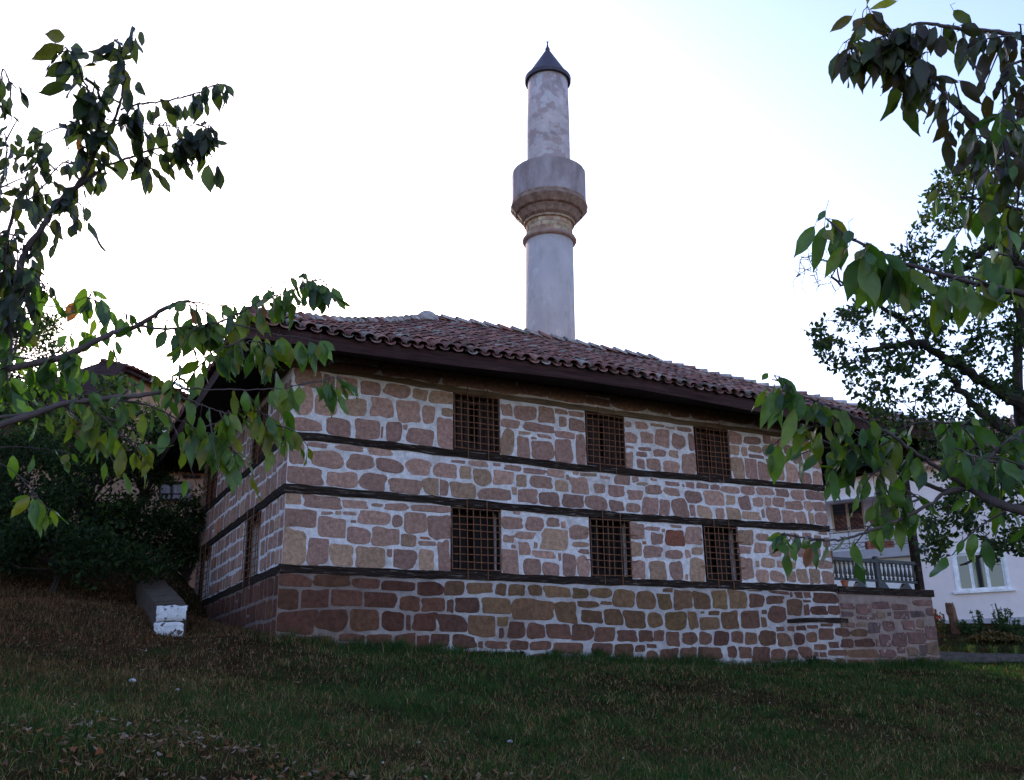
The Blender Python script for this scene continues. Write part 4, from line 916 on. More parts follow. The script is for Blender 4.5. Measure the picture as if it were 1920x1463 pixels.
# old shed below it
SP = at(300, 920, 27.0); sn = EYE-SP; sn[2] = 0; sn /= np.linalg.norm(sn); sx = np.array([-sn[1], sn[0], 0]); 
if sx[0] < 0: sx = -sx
def onshed(px, py, d=0): return onplane(px, py, SP+sn*d, sn)
b0 = onshed(200, 960); b0[2] = gz1(b0[0], b0[1])
sh_ = empty('old_shed', b0); tag(sh_, 'tumbledown ochre shed with a small barred window under the mosque eaves on the left', 'shed')
mb = MB(); zt_ = onshed(300, 868)[2]; l0, l1 = onshed(30, 900), onshed(420, 900)
def zq3(p, z): return np.array([p[0], p[1], z])
mb.hexa([zq3(l0, zt_-6), zq3(l1, zt_-6), zq3(l1-sn*4, zt_-6), zq3(l0-sn*4, zt_-6), zq3(l0, zt_), zq3(l1, zt_), zq3(l1-sn*4, zt_), zq3(l0-sn*4, zt_)])
mb.build('wall', 'ochre_wall', sh_, wcoord=True)
mb = MB(); c0 = zq3(l0, zt_)-sx*.4+sn*.5; Ls = float(np.linalg.norm(l1-l0))+.8; ups = -sn*.93+np.array([0, 0, .36])
tiles(mb, lambda s, t: c0+sx*s+ups*t+np.array([0, 0, -.12]), sx, None, Ls, lambda s: 2.2, pitch=.25, expo=.34, full=False)
tl = mb.build('tiles', 'roof_tile', sh_, wcoord=True)
mb = MB(); e0 = c0-[0, 0, .15]; e1 = e0+sx*Ls; mb.hexa([e0-[0, 0, .1], e1-[0, 0, .1], e1+ups*2.2-[0, 0, .1], e0+ups*2.2-[0, 0, .1], e0, e1, e1+ups*2.2, e0+ups*2.2])
rf = mb.build('roof', 'soffit_wood', sh_, wcoord=True); tl.parent = rf
mb = MB(); wa, wb = onshed(301, 937, .03), onshed(343, 908, .03)
def shb(mb, x0, x1, y0, y1, d0, d1):
    a, b, c, d = onshed(x0, y1), onshed(x1, y1), onshed(x1, y0), onshed(x0, y0)
    mb.hexa([a+sn*d0, b+sn*d0, b+sn*d1, a+sn*d1, d+sn*d0, c+sn*d0, c+sn*d1, d+sn*d1])
for x0, x1 in ((301, 309), (310, 319), (324, 333), (334, 342)): shb(mb, x0, x1, 909, 936, .02, .05)
for x0, x1 in ((345, 350), (352, 358)): shb(mb, x0, x1, 905, 945, .02, .05)
wn = mb.build('window', 'grey_boards', sh_, wcoord=True)
mb = MB(); shb(mb, 298, 345, 904, 908, .055, .10); shb(mb, 298, 345, 937, 941, .055, .10); shb(mb, 298, 301, 908, 937, .055, .10); shb(mb, 342, 345, 908, 937, .055, .10); shb(mb, 320, 323, 909, 936, .055, .09); shb(mb, 300, 343, 926, 928, .052, .07)
o = mb.build('frame', 'beam_wood', sh_, wcoord=True); o.parent = wn
mb = MB(); shb(mb, 304, 326, 893, 903, .01, .03); shb(mb, 343, 376, 893, 897, .02, .12); shb(mb, 300, 372, 868, 880, .06, .3); o = mb.build('timber_lintel', 'dark_wood', sh_, wcoord=True)
P = at(308, 832, 30.0); mb = MB(); mb.box((P[0]-.09, P[1]-.09, P[2]-1.6), (P[0]+.09, P[1]+.09, at(308, 806, 30.0)[2])); mb.box((P[0]-.13, P[1]-.13, at(308, 806, 30.0)[2]+.002), (P[0]+.13, P[1]+.13, at(308, 803, 30.0)[2])); o = mb.build('chimney', 'plastic_white', sh_, wcoord=True)

# ------------------------------------------------------------------ vegetation on the left slope
DK = [(.016, .030, .012), (.022, .040, .016), (.013, .024, .011), (.028, .042, .014)]
MG = [(.06, .09, .022), (.08, .11, .03), (.045, .075, .025), (.10, .11, .03)]
shrub('hillside_tree', 'dark fine-leaved tree rising at the far left edge beyond the cherry stem', 'tree', [(-60, 560), (20, 530), (70, 530), (105, 600), (60, 640), (110, 650), (140, 662), (90, 690), (100, 730), (40, 780), (-60, 800)], 28, 32, 90, 9000, .55, .14, DK+MG[:2], (0, 980))
shrub('walnut_tree', 'loose green tree with yellowish leaves in front of the hillside house', 'tree', [(190, 715), (225, 715), (260, 745), (300, 780), (320, 830), (240, 870), (180, 900), (120, 850), (20, 800), (20, 760), (110, 770), (150, 760)], 20, 23, 60, 2600, .36, .17, MG+DK, (170, 1000))
DS = 'dark shrubs on the left bank'
for i, (poly, d0, d1, nc, nl, root, lab) in enumerate([
    ([(-60, 800), (60, 790), (120, 850), (120, 960), (40, 1010), (-60, 1010)], 18, 20.5, 60, 6500, (30, 1040), 'dark shrub at the left edge of the photo below the shed roof'),
    ([(90, 850), (190, 835), (230, 900), (240, 990), (150, 1010), (90, 980)], 20, 22.5, 55, 5500, (160, 1040), 'dark shrub left of the shed window with some yellow leaves'),
    ([(180, 950), (290, 925), (330, 965), (352, 1040), (250, 1060), (170, 1040)], 21, 23, 55, 6000, (270, 1060), 'dark shrub directly below the shed window'),
    ([(215, 840), (300, 828), (345, 865), (300, 900), (235, 905)], 22.5, 24, 26, 2600, (250, 1050), 'dense dark green bush above the shed window beside the mosque eave'),
    ([(330, 940), (372, 930), (378, 1050), (350, 1075), (320, 1060)], 21.5, 23, 25, 2600, (350, 1075), 'dark shrub touching the far end of the mosque side wall'),
    ([(-60, 960), (60, 970), (180, 1000), (300, 1030), (330, 1062), (200, 1072), (60, 1058), (-60, 1060)], 17, 19, 60, 7000, (100, 1065), 'low dark undergrowth bush in front of the other shrubs')]):
    shrub('shrub', lab, 'shrub', poly, d0, d1, nc, nl, .42, .11, DK if i not in (1,) else DK+MG[:1], root, DS, bark='bark_dark')

# ------------------------------------------------------------------ near leaves
def near_leaves(L, name, parent, m='leaf'):
    """L: list of (base, dir, normal, length, width, bend, col)"""
    T = np.array([0, .10, .25, .42, .60, .76, .89, 1.0]); W = np.array([.05, .50, .86, 1.0, .88, .56, .20, .01]); n = len(L)
    base = np.array([l[0] for l in L]); d = np.array([l[1] for l in L]); nn = np.array([l[2] for l in L]); s = np.cross(d, nn); s /= np.linalg.norm(s, axis=1)[:, None]
    nn = np.cross(s, d); ln = np.array([l[3] for l in L]); wd = np.array([l[4] for l in L]); bd = np.array([l[5] for l in L]); col = np.array([l[6] for l in L])
    V = np.zeros((n, 8, 3, 3)); fold = rng.uniform(.10, .45, n); wav = rng.uniform(0, 6.28, n); side = rng.uniform(-.18, .18, n)
    for i in range(8):
        t = T[i]; c = base+d*(ln*t*(1-.12*abs(bd)*t))[:, None]+nn*(ln*bd*t*t*.45)[:, None]+s*(ln*side*t*t*.5)[:, None]
        for j, sg in enumerate((-1, 0, 1)):
            hw_ = wd*.5*W[i]*(1+rng.uniform(-.12, .12, n)) if sg else 0*wd
            V[:, i, j] = c+s*(sg*hw_)[:, None]*np.sqrt(1-fold**2*.5)[:, None]+nn*(abs(sg)*hw_*fold+sg*.0+abs(sg)*.04*ln*np.sin(t*9+wav+sg))[:, None]
    V = V.reshape(-1, 3); q = []
    for i in range(7):
        for j in range(2): a = i*3+j; q.append((a, a+1, a+4, a+3))
    F = (np.array(q)[None]+np.arange(n)[:, None, None]*24).reshape(-1, 4)
    C = np.repeat(col, 14, axis=0)
    return npmesh(name, V, F, C, m, parent, smooth=True)
def smoothpl(pts, sub=5, jit=0.0):
    P = [np.array(p, float) for p in pts]; P = [2*P[0]-P[1]]+P+[2*P[-1]-P[-2]]; out = []
    for i in range(1, len(P)-2):
        for k in range(sub):
            t = k/sub; a, b, c, d = P[i-1:i+3]
            out.append(.5*((2*b)+(-a+c)*t+(2*a-5*b+4*c-d)*t*t+(-a+3*b-3*c+d)*t**3)+rng.normal(0, jit, 3))
    out.append(P[-2]); return out
CG = [(.055, .115, .020), (.075, .135, .022), (.045, .095, .022), (.10, .15, .022), (.036, .075, .028)]
CDK = [(.020, .030, .016), (.026, .040, .018), (.017, .025, .016), (.032, .036, .016)]
CPUR = [(.038, .034, .018), (.044, .050, .018), (.038, .026, .018), (.044, .060, .018), (.060, .070, .020), (.045, .030, .018)]
CYL = [(.12, .16, .02), (.13, .13, .02), (.08, .14, .02), (.055, .11, .022)]
def leaf_on(P, tang, size, cols, hang=1.0, out=None, cam=.55):
    o_ = rng.normal(0, 1, 3); o_ -= tang*(o_@tang); o_ /= np.linalg.norm(o_)+1e-9; o_[2] -= .3
    pet = rng.uniform(.018, .038); tip = P+o_*pet*.7+np.array([0, 0, -.3*pet])
    d = .45*o_+np.array([0, 0, -1.0])*hang*rng.uniform(.5, 1.35)+.25*tang+rng.normal(0, .16, 3); d /= np.linalg.norm(d)
    vw = EYE-P; vw /= np.linalg.norm(vw); nn = rng.normal(0, .55, 3)+vw*cam*(1 if rng.random() < .6 else -1); nn -= d*(nn@d); nn /= np.linalg.norm(nn)+1e-9
    s = size*rng.uniform(.5, 1.2); c = np.array(cols[rng.integers(len(cols))])*rng.uniform(.8, 1.2)
    if rng.random() < .007: c = np.array((.20, .07, .02))
    return (P, tip), (tip, d, nn, s, s*rng.uniform(.33, .46), rng.uniform(-.7, 1.1), c)
def make_tree(name, label, cat, base, trunk, branches, group=None, trunk_r=(.07, .03), barkm='bark', extra=()):
    """trunk: list of world pts; branches: (px pts, d0, d1, r0, r1, spacing, size, cols, leafstart, sidetwigs)"""
    t = empty(name, base); tag(t, label, cat, group)
    mt = MB(); tr = smoothpl(trunk, 6, .004); mt.tube(tr, list(np.linspace(*trunk_r, len(tr))), 10); mt.build('trunk', barkm, t, wcoord=True, smooth=True)
    mbb = MB(); mpt = mbb; LV = []
    for br in branches:
        pts, d0, d1, r0, r1, spc, size, cols, ls, st = br[:10]; hang = br[10] if len(br) > 10 else 1.0
        n = len(pts); W3 = [at(p[0], p[1], d0+(d1-d0)*i/max(1, n-1)) for i, p in enumerate(pts)]
        pl = smoothpl(W3, 5, .0015); rad = list(np.linspace(r0, r1, len(pl))); rad = [r_*rng.uniform(.92, 1.12) for r_ in rad]
        mbb.tube(pl, rad, 7)
        seg = np.cumsum([0]+[np.linalg.norm(pl[i+1]-pl[i]) for i in range(len(pl)-1)]); L_ = seg[-1]
        def pos(s): i = min(int(np.searchsorted(seg, s)), len(pl)-1); i = max(i, 1); f = (s-seg[i-1])/(seg[i]-seg[i-1]+1e-9); return pl[i-1]+(pl[i]-pl[i-1])*f, (pl[i]-pl[i-1])/(np.linalg.norm(pl[i]-pl[i-1])+1e-9)
        s = L_*ls
        while s < L_+.001:
            P, tg = pos(min(s, L_)); 
            for q in range(1 if rng.random() < .7 else 2):
                pe, lf = leaf_on(P, tg, size, cols, hang); mpt.tube([pe[0], (pe[0]+pe[1])/2+[0, 0, .003], pe[1]], .0009, 4, cap=False); LV.append(lf)
            mbb.tube([P, P+rng.normal(0, 1, 3)*.006+tg*.004], [.0035, .0015], 4)
            s += spc*rng.uniform(.6, 1.4)
        for k in range(4):                      # tip rosette
            if spc < .5: pe, lf = leaf_on(pl[-1], tg, size*.85, cols, hang*.7); mpt.tube([pe[0], pe[1]], .0009, 4, cap=False); LV.append(lf)
        for k in range(st):
            s0 = L_*rng.uniform(max(ls, .15), .97); P, tg = pos(s0); o_ = rng.normal(0, 1, 3); o_[2] -= .35; o_ -= tg*(o_@tg)*.4; o_ /= np.linalg.norm(o_); ll = rng.uniform(.08, .20)
            tw = [P, P+o_*ll*.5+tg*ll*.25, P+o_*ll*.8+tg*ll*.5+[0, 0, -.25*ll]]; tw = smoothpl(tw, 3); mbb.tube(tw, list(np.linspace(.0035, .0015, len(tw))), 5)
            for m_ in range(rng.integers(3, 6)):
                Q = tw[min(len(tw)-1, 1+int(rng.integers(len(tw))))]; pe, lf = leaf_on(Q, o_, size, cols, hang); mpt.tube([pe[0], pe[1]], .0009, 4, cap=False); LV.append(lf)
    for (bx_, by_, tx_, ty_, wpx, dd_, cl) in extra:      # single leaves that stand out against the sky or wall
        a_, b_ = at(bx_, by_, dd_), at(tx_, ty_, dd_+rng.uniform(-.02, .02)); d = b_-a_; ln = np.linalg.norm(d); d = d/ln; vw = EYE-a_; vw /= np.linalg.norm(vw)
        nn = vw+rng.normal(0, .18, 3); nn -= d*(nn@d); nn /= np.linalg.norm(nn); c = np.array(cl[rng.integers(len(cl))])*rng.uniform(.85, 1.15)
        LV.append((a_, d, nn, ln, wpx/FPX*dd_*1.05, rng.uniform(-.1, .25), c)); up_ = a_-d*.012+np.array([0, 0, .012]); mbb.tube([a_, up_, up_+np.array([rng.uniform(0, .02), 0, .008])], .0009, 4, cap=False)
    mbb.build('branches', barkm, t, wcoord=True, smooth=True); pass
    near_leaves(LV, 'crown', t)
    return t
# --- left cherry
LB = []
def lb(pts, d0=3.4, d1=3.5, r0=.006, r1=.002, spc=.032, size=.095, cols=CG, ls=0.0, st=0, hang=1.0): LB.append((pts, d0, d1, r0, r1, spc, size, cols, ls, st, hang))
lb([(-20, 760), (12, 690), (16, 620), (29, 560), (38, 497), (54, 463), (84, 421), (103, 386), (142, 352), (180, 325), (195, 312)], 3.3, 3.45, .017, .007, .045, .105, CDK, .40, 9)
lb([(195, 312), (245, 295), (283, 281), (306, 277), (329, 268)], 3.45, 3.5, .005, .002, .05, .105, CDK, .35, 2)
lb([(329, 268), (350, 262), (372, 258), (392, 262)], 3.5, 3.5, .002, .0015, .008, .11, CDK, 0, 3)
lb([(142, 352), (165, 318), (180, 283), (195, 260), (214, 226), (226, 191), (230, 168), (233, 126), (230, 103), (220, 73)], 3.42, 3.4, .008, .0018, .035, .105, CDK, .25, 5)
lb([(228, 205), (268, 195), (329, 186), (375, 172), (406, 159), (425, 161)], 3.4, 3.5, .004, .0015, .018, .105, CDK, .12, 0, 1.7)
lb([(190, 268), (180, 207), (165, 172), (155, 145), (141, 111), (122, 88)], 3.4, 3.35, .005, .002, .018, .125, CDK, .12, 4, .8)
lb([(200, 225), (260, 232), (300, 235), (340, 238), (385, 230)], 3.45, 3.5, .0025, .0015, .024, .10, CDK, .2, 1, 1.4)
lb([(165, 300), (160, 260), (150, 235), (140, 225)], 3.42, 3.4, .003, .0015, .016, .115, CDK, .1, 3, .8)
lb([(-30, 520), (0, 486), (15, 440), (29, 383), (50, 355), (60, 320), (75, 285), (60, 262)], 3.5, 3.5, .009, .002, .028, .085, CDK, .2, 6, .8)
lb([(29, 383), (55, 375), (84, 345), (110, 312), (128, 300)], 3.5, 3.5, .004, .002, .026, .08, CDK, .2, 4, .8)
lb([(-30, 420), (0, 350), (12, 290), (8, 250)], 3.6, 3.6, .006, .002, .022, .085, CDK, .2, 6, .9)
lb([(-20, 250), (-4, 180), (6, 130), (18, 152), (30, 165)], 3.6, 3.6, .003, .002, .028, .085, CDK, .3, 1, .9)
lb([(-20, 560), (5, 520), (10, 480), (30, 430)], 3.3, 3.3, .006, .002, .022, .09, CDK+CG[:1], .1, 3)
lb([(-10, 640), (25, 580), (60, 520), (66, 500)], 3.3, 3.3, .005, .002, .02, .10, CDK+CG[:1], .2, 3)
lb([(10, 690), (30, 640), (50, 560), (66, 530), (90, 540)], 3.4, 3.5, .004, .002, .024, .085, CDK+CG[:1], .3, 2)
# middle long branch
lb([(14, 692), (60, 683), (110, 672), (180, 640), (220, 622), (260, 610), (290, 590), (330, 570), (355, 565)], 3.3, 3.4, .013, .006, .11, .095, CG, .15, 0)
lb([(355, 565), (400, 572), (440, 572), (470, 565), (490, 550), (530, 530), (575, 513)], 3.4, 3.5, .003, .0012, .045, .09, CG, .25, 0)
lb([(260, 612), (310, 617), (385, 612), (420, 600), (460, 582), (500, 560), (540, 548), (585, 528)], 3.38, 3.45, .005, .0018, .014, .10, CYL+CG, .2, 3, 1.3)
lb([(355, 565), (385, 585), (395, 612)], 3.4, 3.4, .003, .002, .02, .10, CG, .1, 2)
lb([(585, 528), (600, 525), (612, 535)], 3.45, 3.45, .0018, .0012, .009, .105, CG, 0, 0, 1.1)
lb([(430, 606), (480, 618), (520, 628), (560, 632), (598, 640)], 3.4, 3.4, .003, .0012, .035, .11, CYL, .3, 0, 1.3)
lb([(60, 683), (120, 650), (165, 560), (172, 548)], 3.42, 3.45, .003, .0015, .05, .08, CG, .5, 0)
lb([(75, 572), (130, 577), (165, 560), (200, 575), (240, 590)], 3.5, 3.5, .003, .0015, .028, .095, CG, .45, 1, 1.1)
lb([(60, 684), (95, 680), (125, 668), (150, 660)], 3.35, 3.35, .003, .002, .013, .11, CG, .2, 2)
lb([(270, 606), (300, 596), (330, 612), (380, 610)], 3.4, 3.4, .003, .0015, .04, .09, CG, .2, 0)
# lower branches
lb([(-40, 810), (0, 797), (70, 775), (120, 757), (180, 750), (250, 743), (290, 737), (320, 730)], 3.1, 3.25, .013, .006, .12, .09, CG, .3, 2)
lb([(320, 730), (400, 731), (450, 731), (520, 730), (560, 722), (610, 713)], 3.25, 3.3, .003, .0013, .034, .10, CYL, .40, 2, 1.0)
lb([(610, 713), (630, 708), (645, 718)], 3.3, 3.3, .0015, .001, .010, .09, CG, 0, 0, .9)
lb([(320, 730), (328, 715), (332, 708)], 3.25, 3.25, .004, .003, .3, .095, CG, .9, 0)
lb([(-30, 785), (40, 778), (100, 764), (150, 752), (200, 751), (240, 752), (290, 765), (330, 785), (350, 798)], 3.15, 3.3, .006, .002, .045, .09, CYL, .3, 3)
lb([(350, 798), (385, 810), (420, 830), (440, 850)], 3.3, 3.3, .002, .0013, .014, .11, CYL, 0, 2, 1.2)
lb([(325, 735), (360, 752), (400, 768), (425, 776)], 3.25, 3.25, .003, .0015, .035, .095, CYL, .2, 2, 1.1)
lb([(350, 720), (372, 690), (410, 655), (450, 645), (480, 640), (510, 648)], 3.3, 3.35, .003, .0015, .022, .105, CYL+CG, .2, 3, 1.2)
lb([(420, 775), (470, 770), (500, 780), (515, 800)], 3.3, 3.3, .002, .001, .02, .09, CYL, 0, 2, 1.1)
lb([(120, 757), (150, 790), (165, 810), (180, 830)], 3.2, 3.2, .003, .0015, .03, .095, CYL, .1, 2)
lb([(160, 750), (200, 790), (230, 815), (260, 835)], 3.2, 3.2, .003, .0015, .03, .10, CYL, .2, 2)
lb([(220, 748), (250, 725), (275, 712), (290, 706)], 3.3, 3.3, .003, .0015, .03, .08, CYL, .5, 0)
lb([(-20, 770), (30, 750), (60, 735), (100, 712)], 3.4, 3.4, .004, .0015, .03, .085, CG, .1, 2)
lb([(40, 708), (70, 718), (110, 732), (165, 740), (200, 728), (240, 705)], 3.4, 3.4, .003, .0015, .08, .08, CG, .5, 0)
lb([(-20, 840), (40, 838), (80, 842), (130, 850)], 3.3, 3.3, .002, .001, .08, .08, CYL, .3, 0)
lb([(-20, 860), (20, 880), (60, 910), (62, 925)], 3.2, 3.2, .002, .001, .3, .10, CYL, .95, 0)
lb([(40, 895), (75, 940), (92, 955)], 3.2, 3.2, .002, .001, .3, .10, CYL, .95, 0)
lb([(0, 730), (10, 700), (20, 680), (30, 650)], 3.3, 3.3, .004, .002, .02, .10, CG, .1, 4)
tb = at(-150, 1463, 3.2); tb = np.array([tb[0]-.1, tb[1], gz1(tb[0], tb[1])-.05])
make_tree('cherry_tree', 'young cherry tree at the left edge with thin dark branches reaching over the mosque', 'tree', tb,
          [tb, tb+[.05, .02, .7], at(-60, 880, 3.15), at(-30, 800, 3.15), at(-18, 755, 3.3)], LB, trunk_r=(.055, .022), extra=[
              (242, 108, 166, 92, 26, 3.4, CDK), (122, 70, 84, 66, 26, 3.35, CDK), (120, 85, 58, 113, 30, 3.35, CDK), (132, 118, 82, 143, 26, 3.35, CDK), (225, 300, 228, 340, 26, 3.45, CDK), (62, 238, 80, 278, 24, 3.5, CDK),
              (310, 620, 296, 658, 20, 3.4, CG), (160, 540, 140, 590, 22, 3.45, CG), (190, 560, 200, 622, 24, 3.45, CG), (560, 640, 570, 690, 24, 3.4, CYL), (582, 640, 592, 685, 20, 3.4, CG), (522, 636, 528, 680, 20, 3.4, CYL), (602, 642, 612, 688, 26, 3.4, CG)])
# --- right cherry
LB = []
lb([(2060, 200), (1980, 110), (1920, 73), (1859, 59), (1802, 54), (1764, 48), (1722, 44), (1695, 52), (1668, 61)], 2.9, 3.1, .010, .003, .016, .10, CPUR, .2, 6, 1.1)
lb([(1668, 61), (1645, 57), (1618, 31), (1626, 12)], 3.1, 3.1, .003, .0013, .045, .10, CPUR, 0, 0, .9)
lb([(1668, 65), (1648, 72), (1630, 80), (1591, 92)], 3.1, 3.1, .003, .0013, .011, .12, CPUR, 0, 1, 1.3)
lb([(1700, 52), (1690, 90), (1670, 110)], 3.1, 3.1, .002, .0013, .012, .12, CPUR, 0, 2, 1.3)
lb([(2080, 420), (1990, 350), (1913, 299), (1879, 268), (1825, 226), (1783, 188), (1756, 161), (1725, 122), (1699, 77)], 2.8, 3.1, .013, .003, .022, .105, CPUR, .2, 9, 1.1)
lb([(2000, 170), (1920, 207), (1886, 226), (1859, 260), (1821, 291)], 2.9, 3.0, .005, .002, .02, .10, CPUR+CG, .2, 5, 1.1)
lb([(2000, 100), (1900, 120), (1880, 150), (1890, 190)], 2.9, 2.9, .005, .002, .025, .10, CPUR, .3, 3)
lb([(1990, 340), (1920, 330), (1880, 320), (1860, 300)], 2.7, 2.7, .005, .002, .02, .11, CPUR+CYL, .1, 5)
lb([(2000, 430), (1930, 400), (1880, 385), (1830, 372), (1790, 368), (1758, 355)], 2.8, 2.9, .006, .002, .030, .105, CYL, .1, 4, 1.1)
lb([(2000, 240), (1925, 250), (1900, 230), (1880, 200)], 2.6, 2.6, .004, .002, .022, .10, CPUR+CG, .1, 4)
lb([(2050, 600), (1960, 560), (1890, 545), (1830, 530), (1750, 510), (1680, 488), (1618, 460), (1576, 433), (1549, 410)], 2.2, 2.4, .009, .0022, .030, .105, CG+CYL, .12, 3, 1.1)
lb([(1618, 460), (1640, 470), (1675, 480)], 2.3, 2.3, .002, .001, .012, .12, CG, 0, 0, 1.0)
lb([(1990, 520), (1930, 500), (1890, 480), (1850, 478)], 2.4, 2.4, .004, .002, .02, .11, CYL, .1, 4)
# lower group
lb([(2120, 1060), (2000, 985), (1920, 960), (1870, 943), (1846, 932), (1818, 915)], 2.5, 2.7, .016, .010, .20, .09, CG, .6, 1)
lb([(1818, 915), (1795, 919), (1772, 920), (1725, 904), (1690, 890), (1656, 876), (1604, 855), (1560, 850)], 2.7, 2.85, .0085, .003, .060, .09, CG, .55, 4, 1.0)
lb([(1818, 915), (1785, 895), (1744, 867), (1707, 843), (1672, 815), (1640, 800), (1590, 775), (1540, 755), (1493, 739), (1470, 725), (1451, 704)], 2.7, 2.75, .007, .0016, .026, .092, CG, .2, 4, 1.0)
lb([(1600, 778), (1570, 790), (1530, 800), (1500, 795)], 2.75, 2.75, .003, .0015, .020, .10, CG+CYL, 0, 3, 1.1)
lb([(1680, 820), (1640, 840), (1600, 845), (1590, 835)], 2.75, 2.75, .003, .0015, .024, .092, CG+CYL, 0, 3, 1.0)
lb([(1815, 918), (1772, 925), (1744, 946), (1679, 978), (1623, 999), (1581, 1011), (1539, 1013), (1493, 1006), (1470, 1001)], 2.7, 2.6, .006, .0016, .075, .075, CG, .30, 0, .8)
lb([(1545, 1012), (1510, 1008), (1480, 1003), (1462, 1002)], 2.62, 2.6, .002, .0012, .018, .075, CG, 0, 0, 1.0)
lb([(1818, 913), (1846, 867), (1880, 840), (1930, 800)], 2.7, 2.8, .005, .004, .04, .10, CG, .2, 5)
lb([(1990, 900), (1930, 880), (1880, 870), (1840, 860), (1790, 840)], 2.6, 2.7, .006, .002, .035, .095, CG, .2, 3)
lb([(1846, 867), (1830, 830), (1800, 800), (1780, 780)], 2.8, 2.8, .003, .0015, .026, .10, CG, .1, 4)
lb([(1744, 946), (1710, 930), (1670, 935), (1640, 925)], 2.7, 2.7, .003, .0015, .024, .10, CG, .1, 4, 1.2)
tb = at(2230, 1463, 2.4); tb = np.array([tb[0], tb[1], gz1(tb[0], tb[1])-.05])
t0 = at(2120, 1060, 2.5)
make_tree('cherry_tree', 'leafy cherry tree at the right edge with drooping green and purple-brown leaves near the camera', 'tree', tb,
          [tb, (tb+t0)/2+[.03, 0, .05], t0, at(2110, 820, 2.4), at(2050, 600, 2.2), at(2075, 420, 2.8), at(2055, 200, 2.9)], LB, trunk_r=(.07, .018), extra=[
              (1528, 425, 1480, 486, 27, 2.35, CG), (1546, 425, 1521, 512, 26, 2.35, CG), (1581, 462, 1541, 524, 23, 2.35, CG), (1612, 483, 1580, 566, 34, 2.3, CG), (1632, 505, 1612, 585, 32, 2.3, CYL), (1592, 432, 1590, 460, 22, 2.35, CG), (1548, 395, 1530, 416, 12, 2.35, CG),
              (1753, 560, 1750, 634, 26, 2.3, CYL), (1890, 480, 1885, 560, 28, 2.4, CYL), (1598, 30, 1553, 57, 18, 3.1, CPUR), (1614, 50, 1583, 100, 18, 3.1, CPUR), (1588, 92, 1560, 152, 18, 3.1, CPUR), (1604, 97, 1594, 170, 26, 3.1, CPUR), (1608, 108, 1618, 180, 18, 3.1, CPUR), (1682, 2, 1627, 14, 14, 3.1, CPUR),
              (1660, 70, 1636, 168, 24, 3.05, CPUR), (1675, 85, 1680, 140, 34, 3.05, CPUR), (1720, 60, 1725, 110, 20, 3.05, CPUR), (1805, 70, 1802, 108, 20, 3.0, CPUR), (1830, 70, 1824, 122, 26, 3.0, CPUR), (1788, 20, 1822, 50, 22, 3.0, CPUR),
              (1450, 733, 1422, 806, 22, 2.7, CG), (1466, 745, 1433, 806, 20, 2.7, CG), (1494, 765, 1462, 850, 24, 2.7, CG), (1440, 700, 1428, 714, 12, 2.72, CG), (1478, 735, 1480, 758, 22, 2.7, CG)])

# ------------------------------------------------------------------ pear tree behind on the right
LIMB = [([(2010, 900), (1950, 800), (1905, 755), (1850, 720), (1800, 690), (1750, 655), (1715, 642), (1660, 650), (1620, 660)], 9.0, 9.3, .075, .022),
        ([(1950, 820), (1880, 800), (1837, 769), (1800, 730), (1786, 709)], 9.0, 9.0, .05, .03),
        ([(2040, 640), (1960, 560), (1915, 500), (1879, 460), (1852, 462), (1825, 485), (1800, 505), (1760, 520)], 9.2, 9.4, .07, .022),
        ([(1915, 810), (1908, 700), (1910, 600), (1905, 520), (1890, 420), (1860, 350), (1830, 310)], 9.3, 9.5, .055, .014),
        ([(1715, 642), (1690, 600), (1640, 570), (1600, 545), (1560, 520)], 9.3, 9.2, .025, .010),
        ([(1620, 560), (1590, 540), (1560, 500), (1530, 480), (1500, 490)], 9.2, 9.0, .012, .004),
        ([(1560, 520), (1575, 480), (1560, 450)], 9.2, 9.1, .006, .003),
        ([(2000, 900), (1920, 900), (1860, 930), (1800, 960)], 8.6, 8.4, .04, .015),
        ([(2020, 1000), (1930, 1000), (1860, 1030), (1800, 1060)], 8.4, 8.2, .03, .008)]
pb = at(2085, 1240, 9.2); pb = np.array([pb[0], pb[1], gz1(pb[0], pb[1])-.1])
pt = empty('pear_tree', pb); tag(pt, 'old pear tree with crooked limbs and small dark leaves behind the right cherry branches', 'tree')
mt = MB(); tr = smoothpl([pb, (pb+at(2010, 900, 9.0))/2+[.1, 0, 0], at(2010, 900, 9.0), at(2040, 640, 9.2)], 6, .01); mt.tube(tr, list(np.linspace(.17, .08, len(tr))), 10); mt.build('trunk', 'bark_dark', pt, wcoord=True, smooth=True)
mb = MB(); nodes = []
for pts, d0, d1, r0, r1 in LIMB:
    W3 = [at(p[0], p[1], d0+(d1-d0)*i/(len(pts)-1)) for i, p in enumerate(pts)]; pl = smoothpl(W3, 5, .012); rad = [r_*rng.uniform(.85, 1.2) for r_ in np.linspace(r0, r1, len(pl))]
    mb.tube(pl, rad, 8); nodes += [np.array(p) for p in pl]
nodes = np.array(nodes); nrad = np.full(len(nodes), .02)
PO = [(1800, 282), (1760, 330), (1735, 335), (1728, 430), (1690, 440), (1672, 480), (1640, 500), (1620, 560), (1560, 585), (1512, 620), (1525, 680), (1565, 700), (1590, 740), (1640, 790), (1720, 850), (1760, 900), (1745, 940), (1715, 990), (1725, 1040), (1755, 1075), (1775, 1020), (1830, 990), (1850, 1060), (1905, 1050), (1960, 1000), (1980, 300)]
NT = 1100; Q = polysample(PO, NT); edge = []
TG = np.array([at(q[0], q[1], rng.uniform(8.2, 10.2) if q[1] < 900 else rng.uniform(7.6, 8.8)) for q in Q])
dd = np.array([np.min(np.linalg.norm(nodes-t, axis=1)) for t in TG]); TG = TG[np.argsort(dd)]
NL = list(nodes); LP = []
